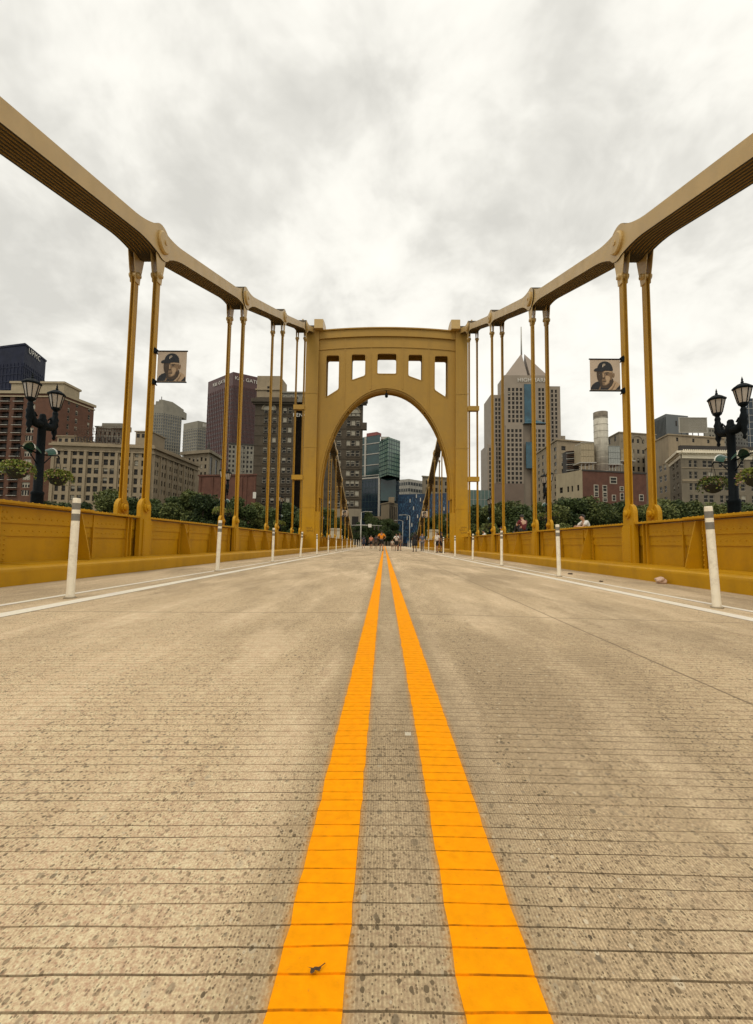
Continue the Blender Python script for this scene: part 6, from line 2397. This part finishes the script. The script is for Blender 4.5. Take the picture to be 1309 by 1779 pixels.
def person(label, loc, H=1.72, face=0.0, shirt=('white', (0.7, 0.68, 0.62)), legs=('black', (0.015, 0.015, 0.016)), long_legs=False, skirt=False,
           stride=0.14, arms='down', skin=0, pose='stand', hairlong=False, cap=False, group='people on the bridge'):
    """standing, walking, sitting or leaning figure; joints in metres for a 1.72 m person, +y is the way it faces"""
    k = H / 1.72
    root = thing('person', label, 'person', loc, group, face)
    J = {}
    st = stride
    if pose == 'sit':
        J.update(pel=(0, 0, 0.10), wai=(0, -0.02, 0.28), che=(0, 0.0, 0.46), nec=(0, 0.05, 0.62), chn=(0, 0.075, 0.68), hed=(0, 0.09, 0.75), crn=(0, 0.08, 0.84))
        J['hipL'], J['hipR'] = (-0.10, 0.05, 0.09), (0.10, 0.05, 0.09)
        J['kneL'], J['kneR'] = (-0.12, 0.36, 0.38), (0.14, 0.40, 0.32)
        J['ankL'], J['ankR'] = (-0.12, 0.46, 0.03), (0.15, 0.54, 0.03)
        J['toeL'], J['toeR'] = (-0.12, 0.62, 0.0), (0.16, 0.70, 0.0)
        J['shoL'], J['shoR'] = (-0.19, 0.02, 0.55), (0.19, 0.02, 0.55)
        J['elbL'], J['elbR'] = (-0.25, 0.14, 0.34), (0.25, 0.12, 0.33)
        J['wriL'], J['wriR'] = (-0.10, 0.34, 0.40), (0.06, 0.33, 0.38)
        J['hanL'], J['hanR'] = (-0.06, 0.39, 0.42), (0.0, 0.38, 0.41)
    else:
        lean = 0.42 if pose == 'lean' else 0.0
        zt = 0.96 if pose != 'lean' else 0.94

        def tor(z, y=0.0):
            dz = z - zt
            return (0, math.sin(lean) * dz + y, zt + math.cos(lean) * dz)
        J.update(pel=tor(0.96), wai=tor(1.10), che=tor(1.30), nec=tor(1.46), chn=tor(1.53, 0.02), hed=tor(1.60, 0.02), crn=tor(1.69, 0.0))
        J['hipL'], J['hipR'] = (-0.095, 0, 0.90), (0.095, 0, 0.90)
        J['kneL'], J['kneR'] = (-0.105, st * 0.75 + 0.02, 0.49), (0.105, -st * 0.55 + 0.03, 0.49)
        J['ankL'], J['ankR'] = (-0.11, st * 1.1, 0.08), (0.11, -st * 1.35, 0.10 if st > 0.05 else 0.08)
        J['toeL'], J['toeR'] = (-0.125, st * 1.1 + 0.17, 0.035), (0.125, -st * 1.35 + 0.16, 0.035)
        a, b = tor(1.41), tor(1.41)
        J['shoL'], J['shoR'] = (-0.185, a[1], a[2]), (0.185, b[1], b[2])
        if pose == 'lean':
            J['elbL'], J['elbR'] = (-0.27, a[1] + 0.20, a[2] - 0.20), (0.27, a[1] + 0.20, a[2] - 0.20)
            J['wriL'], J['wriR'] = (-0.08, a[1] + 0.36, a[2] - 0.19), (0.10, a[1] + 0.36, a[2] - 0.19)
            J['hanL'], J['hanR'] = (-0.02, a[1] + 0.38, a[2] - 0.19), (0.02, a[1] + 0.40, a[2] - 0.19)
        elif arms == 'hips':
            J['elbL'], J['elbR'] = (-0.36, -0.06, 1.16), (0.36, -0.06, 1.16)
            J['wriL'], J['wriR'] = (-0.21, 0.05, 1.02), (0.21, 0.05, 1.02)
            J['hanL'], J['hanR'] = (-0.16, 0.06, 1.0), (0.16, 0.06, 1.0)
        elif arms == 'up':
            J['elbL'], J['elbR'] = (-0.26, 0.08, 1.16), (0.28, 0.10, 1.16)
            J['wriL'], J['wriR'] = (-0.12, 0.26, 1.30), (0.12, 0.26, 1.30)
            J['hanL'], J['hanR'] = (-0.08, 0.30, 1.34), (0.08, 0.30, 1.34)
        else:
            J['elbL'], J['elbR'] = (-0.235, -st * 0.5, 1.13), (0.235, st * 0.3, 1.13)
            J['wriL'], J['wriR'] = (-0.25, -st * 0.4 + 0.05, 0.89), (0.25, st * 0.7 + 0.05, 0.89)
            J['hanL'], J['hanR'] = (-0.25, -st * 0.3 + 0.07, 0.82), (0.25, st * 0.8 + 0.07, 0.82)
    R_ = dict(pel=(0.135, 0.10), wai=(0.125, 0.09), che=(0.15, 0.105), nec=0.052, chn=0.06, hed=(0.078, 0.095), crn=(0.055, 0.065), hipL=0.092, hipR=0.092, kneL=0.058, kneR=0.058,
              ankL=0.038, ankR=0.038, toeL=0.03, toeR=0.03, shoL=0.058, shoR=0.058, elbL=0.042, elbR=0.042, wriL=0.029, wriR=0.029, hanL=0.033, hanR=0.033)
    E_ = [('pel', 'wai'), ('wai', 'che'), ('che', 'nec'), ('nec', 'chn'), ('chn', 'hed'), ('hed', 'crn')]
    for s in 'LR':
        E_ += [('pel', 'hip' + s), ('hip' + s, 'kne' + s), ('kne' + s, 'ank' + s), ('ank' + s, 'toe' + s), ('che', 'sho' + s), ('sho' + s, 'elb' + s), ('elb' + s, 'wri' + s), ('wri' + s, 'han' + s)]

    def make(name, keys, edges, grow, m, sub=1, ov=None):
        idx = {a: i for i, a in enumerate(keys)}
        rr = []
        for a in keys:
            r = (ov or {}).get(a, R_[a])
            r = r if isinstance(r, tuple) else (r, r)
            rr.append(((r[0] + grow) * k, (r[1] + grow) * k))
        pos = (ov or {}).get('_pos', {})
        return skin_mesh(name, [tuple(c * k for c in pos.get(a, J[a])) for a in keys], [(idx[a], idx[b]) for a, b in edges if a in idx and b in idx], rr, m, 0, sub)
    sk = SKINS[skin]
    keys = ['pel'] + [a for a in J if a != 'pel']
    body = make('body', keys, E_, 0.0, sk, 1)
    # fingers, nose and ears join the body mesh
    mb = MB()
    for s in 'LR':
        w, h = Vector(J['wri' + s]), Vector(J['han' + s])
        d = (h - w).normalized()
        sd = d.cross(Vector((0, 1, 0)) if abs(d.y) < 0.8 else Vector((1, 0, 0))).normalized()
        for i, ln in enumerate((0.075, 0.085, 0.08, 0.065)):
            o = h + sd * (i - 1.5) * 0.018
            b1 = o + d * ln * 0.55
            c1 = o + d * ln * 0.95 + d.cross(sd) * 0.018
            mb.tube([(o * k), (b1 * k), (c1 * k)], [0.0095 * k, 0.009 * k, 0.007 * k], 6)
        o = w + d * 0.035 + sd * 0.025
        mb.tube([o * k, (o + d * 0.03 + sd * 0.03) * k, (o + d * 0.065 + sd * 0.035) * k], [0.011 * k, 0.0095 * k, 0.008 * k], 6)
    hd = Vector(J['hed'])
    ff = Vector((0, 1, 0))
    mb.tube([(hd + Vector((0, 0.085, 0.02))) * k, (hd + Vector((0, 0.115, -0.015))) * k, (hd + Vector((0, 0.085, -0.025))) * k], [0.008 * k, 0.014 * k, 0.01 * k], 6)
    for sx in (-1, 1):
        mb.tube([(hd + Vector((sx * 0.072, 0.0, 0.02))) * k, (hd + Vector((sx * 0.09, -0.01, 0.0))) * k, (hd + Vector((sx * 0.074, 0.0, -0.03))) * k], [0.012 * k, 0.018 * k, 0.01 * k], 6)
    extra = mb.mesh('tmp', sk)
    bm = bmesh.new()
    bm.from_mesh(body)
    bm.from_mesh(extra)
    bm.to_mesh(body)
    bm.free()
    for p in body.polygons:
        p.use_smooth = True
    obj('body', body, root)
    sh = make('shirt', ['che', 'wai', 'pel', 'shoL', 'shoR', 'elbL', 'elbR'], [('pel', 'wai'), ('wai', 'che'), ('che', 'shoL'), ('che', 'shoR'), ('shoL', 'elbL'), ('shoR', 'elbR')], 0.022, cloth(*shirt), 1,
              {'_pos': {s: tuple(Vector(J['sho' + s[-1]]).lerp(Vector(J[s]), 0.75)) for s in ('elbL', 'elbR')}, 'elbL': 0.05, 'elbR': 0.05})
    obj('shirt', sh, root)
    fr = 1.0 if not long_legs else 1.0
    ks = ['pel', 'hipL', 'hipR', 'kneL', 'kneR'] + (['ankL', 'ankR'] if long_legs else [])
    pos = {} if long_legs else {s: tuple(Vector(J['hip' + s[-1]]).lerp(Vector(J[s]), 0.88)) for s in ('kneL', 'kneR')}
    tr = make('trousers' if long_legs else 'shorts', ks, [('pel', 'hipL'), ('pel', 'hipR'), ('hipL', 'kneL'), ('hipR', 'kneR'), ('kneL', 'ankL'), ('kneR', 'ankR')], 0.018, cloth(*legs), 1,
              {'_pos': pos, 'kneL': 0.075 if not long_legs else 0.06, 'kneR': 0.075 if not long_legs else 0.06, 'pel': (0.145, 0.11)})
    obj('trousers' if long_legs else 'shorts', tr, root)
    if skirt:
        m = MB()
        z0 = J['pel'][2]
        m.lathe((0, 0, 0), [(0.16 * k, (z0 + 0.12) * k), (0.20 * k, (z0 - 0.05) * k), (0.27 * k, (z0 - 0.42) * k), (0.25 * k, (z0 - 0.43) * k)], 14)
        obj('skirt', m.mesh('skirt', cloth(*legs)), root)
    m = MB()
    seg, rg_ = 12, 6
    for i in range(rg_):
        for j in range(seg):
            def hp(i_, j_):
                th = (i_ / rg_) * 1.75
                ph = 2 * PI * j_ / seg
                v = Vector((math.sin(th) * math.cos(ph) * 0.098, math.sin(th) * math.sin(ph) * 0.112, math.cos(th) * 0.115))
                if v.y > 0.02 and v.z < 0.055:
                    v.y *= 0.62
                    v.z = max(v.z, 0.045)
                return (hd + Vector((0, -0.012, 0.022)) + v) * k
            m.poly([hp(i, j), hp(i, j + 1), hp(i + 1, j + 1), hp(i + 1, j)], 0, True)
    if hairlong:
        m.tube([(hd + Vector((0, -0.07, 0.06))) * k, (hd + Vector((0, -0.105, -0.06))) * k, (hd + Vector((0, -0.115, -0.24))) * k], [0.07 * k, 0.085 * k, 0.05 * k], 10)
    obj('hair', m.mesh('hair', HAIR), root)
    if cap:
        m = MB()
        m.lathe(hd * k + Vector((0, -0.01, 0.04)) * k, [(0.108 * k, 0), (0.104 * k, 0.05 * k), (0.07 * k, 0.09 * k), (0.01, 0.10 * k)], 12)
        m.box(-0.07 * k, 0.07 * k, (hd.y + 0.08) * k, (hd.y + 0.19) * k, (hd.z + 0.045) * k, (hd.z + 0.057) * k)
        obj('cap', m.mesh('cap', cloth('cap_black', (0.012, 0.012, 0.014))), root)
    for s in 'LR':
        m = MB()
        a, t_ = Vector(J['ank' + s]) * k, Vector(J['toe' + s]) * k
        d = (t_ - a).normalized()
        m.tube([a - d * 0.05 * k + Vector((0, 0, -0.035 * k)), a + d * 0.06 * k + Vector((0, 0, -0.025 * k)), t_, t_ + d * 0.05 * k], [0.045 * k, 0.048 * k, 0.042 * k, 0.022 * k], 8)
        obj('shoe', m.mesh('shoe', SHOE), root)
    return root


def ground_person(px, feet, Y, **kw):
    p = at(px, feet, Y)
    return (p.x, Y, deck_z(p.x, Y))


OR = ('orange', (0.78, 0.26, 0.01))
BK = ('black', (0.014, 0.014, 0.015))
G1 = 'people walking on the bridge'
person('person in bright orange shirt and black shorts walking away along the centre line', ground_person(663, 957, 39.5), 1.80, 0.05, OR, BK, stride=0.12, arms='hips', skin=1, group=G1)
person('person in dark navy clothes walking by the left posts', ground_person(632, 950, 60), 1.72, 0.2, ('navy', (0.02, 0.03, 0.06)), ('navy2', (0.02, 0.025, 0.045)), skirt=True, stride=0.15, hairlong=True, group=G1)
person('person in salmon top and dark shorts left of the orange shirt', ground_person(645, 950, 56), 1.68, PI, ('salmon', (0.62, 0.22, 0.12)), BK, stride=0.12, skin=1, group=G1)
person('person in dark clothes partly behind the orange shirt', ground_person(653.5, 950, 58), 1.75, PI, ('charcoal', (0.04, 0.04, 0.045)), ('brown', (0.06, 0.045, 0.035)), stride=0.1, skin=2, group=G1)
person('small child in pale clothes right of the centre line', ground_person(682, 956, 43), 1.05, PI, ('cream', (0.62, 0.55, 0.45)), ('tan', (0.30, 0.22, 0.15)), stride=0.1, group=G1)
person('person in white printed shirt and black shorts facing the camera', ground_person(689, 957, 42), 1.62, PI, ('white', (0.72, 0.68, 0.62)), BK, stride=0.06, arms='up', skin=1, group=G1)
person('person in grey shirt just behind the white printed shirt', ground_person(694.5, 957, 43.5), 1.74, PI, ('grey', (0.12, 0.11, 0.11)), ('khaki', (0.22, 0.16, 0.10)), stride=0.1, skin=1, group=G1)
person('person in long black top standing by the right lane line', ground_person(721, 958, 39), 1.72, 0.1, ('black2', (0.02, 0.017, 0.016)), BK, skirt=True, stride=0.06, skin=2, hairlong=True, group=G1)
person('person in slate blue shirt beyond the right lane line', ground_person(734, 955, 43), 1.72, PI * 0.9, ('slate', (0.10, 0.12, 0.17)), ('grey2', (0.12, 0.12, 0.13)), stride=0.1, long_legs=True, group=G1)
person('person in white shirt and dark shorts beside the right posts', ground_person(760, 959, 37.5), 1.72, PI * 0.7, ('white2', (0.68, 0.62, 0.56)), BK, stride=0.08, skin=1, hairlong=True, group=G1)
person('person in black shirt at the far right of the walking group', ground_person(767, 959, 38), 1.76, -PI * 0.6, ('black3', (0.016, 0.016, 0.02)), ('dark', (0.03, 0.03, 0.035)), stride=0.08, skin=1, group=G1)
# on the sidewalk behind the right parapet
person('person in dark red shirt sitting on the right parapet top', (6.80, 21.8, G_TOP + 0.065), 1.74, PI * 0.12, ('dark_red', (0.13, 0.018, 0.022)), BK, long_legs=True, pose='sit', skin=0, group='people at the parapet')
person('person in white shirt bent over the right parapet', (7.45, 16.2, 0.32), 1.58, PI * 0.52, ('white3', (0.70, 0.67, 0.62)), ('jeans', (0.05, 0.07, 0.12)), long_legs=True, pose='lean', stride=0.02, skin=0, group='people at the parapet')
person('person in pale sleeves leaning on the right parapet by the portal leg', (7.45, 32.3, 0.32), 1.55, PI * 0.5, ('white4', (0.70, 0.66, 0.58)), BK, long_legs=True, pose='lean', stride=0.02, skin=0, cap=True, group='people at the parapet')
person('bare-armed person leaning on the right parapet behind the third hanger pair', (7.45, 27.3, 0.32), 1.60, PI * 0.45, ('red2', (0.30, 0.05, 0.04)), BK, long_legs=True, pose='lean', stride=0.02, skin=0, group='people at the parapet')


# ------------------------------------------------------------------ small litter
def litter():
    r = random.Random(8)

    def crumple(name, label, loc, R_, m, flat=0.7):
        bm = bmesh.new()
        bmesh.ops.create_icosphere(bm, subdivisions=3, radius=R_)
        for v in bm.verts:
            v.co *= 1 + 0.45 * noise.noise(v.co * (2.5 / R_) * 0.5 + Vector((loc[0], loc[1], 0)))
            v.co.z *= flat
            v.co.z += R_ * flat * 0.8
        me = bpy.data.meshes.new(name)
        bm.to_mesh(me)
        bm.free()
        me.materials.append(m)
        o = obj(name, me, None, loc)
        tag(o, label, 'litter')
        return o
    x, y = 5.5, 8.95
    crumple('crumpled_paper', 'crumpled pinkish paper lying against the right kerb', (x, y, deck_z(x, y)), 0.10, mat('pinkish_paper', (0.55, 0.38, 0.28), 0.8, 0.1, 9))
    for x, y, sz, lab in ((4.45, 5.35, 0.05, 'dark scrap of debris beside the nearest right post'), (4.7, 11.3, 0.06, 'dark debris beyond the white line near second right post'), (4.35, 9.0, 0.04, 'small brown debris between right white line and kerb')):
        crumple('debris', lab, (x, y, deck_z(x, y)), sz, mat('brown_debris', (0.09, 0.06, 0.035), 0.9, 0.3, 20), 0.35)
    # dried leaf on the left yellow line
    x, y = -0.100, 0.724
    z = deck_z(x, y) + 0.0035
    m = MB()
    n = 14
    cen = Vector((x, y, z + 0.0028))
    rim_ = []
    for i in range(n):
        a = 2 * PI * i / n
        rr = 0.0062 * (1 + 0.45 * math.sin(3 * a + 0.6) + r.uniform(-0.25, 0.25))
        rim_.append(cen + Vector((rr * math.cos(a) * 1.25, rr * math.sin(a) * 0.75, -0.002 + 0.004 * abs(math.sin(1.5 * a)))))
    for i in range(n):
        m.poly([cen, rim_[i], rim_[(i + 1) % n]], 0, True)
    m.tube([cen, cen + Vector((0.010, 0.004, 0.001)), cen + Vector((0.016, 0.011, 0.0))], 0.0007, 5)
    tag(m.build('dried_leaf', mat('dried_leaf_brown', (0.07, 0.04, 0.018), 0.8, 0.3, 300)), 'small dark dried leaf on the left yellow line at the bottom', 'leaf')


litter()
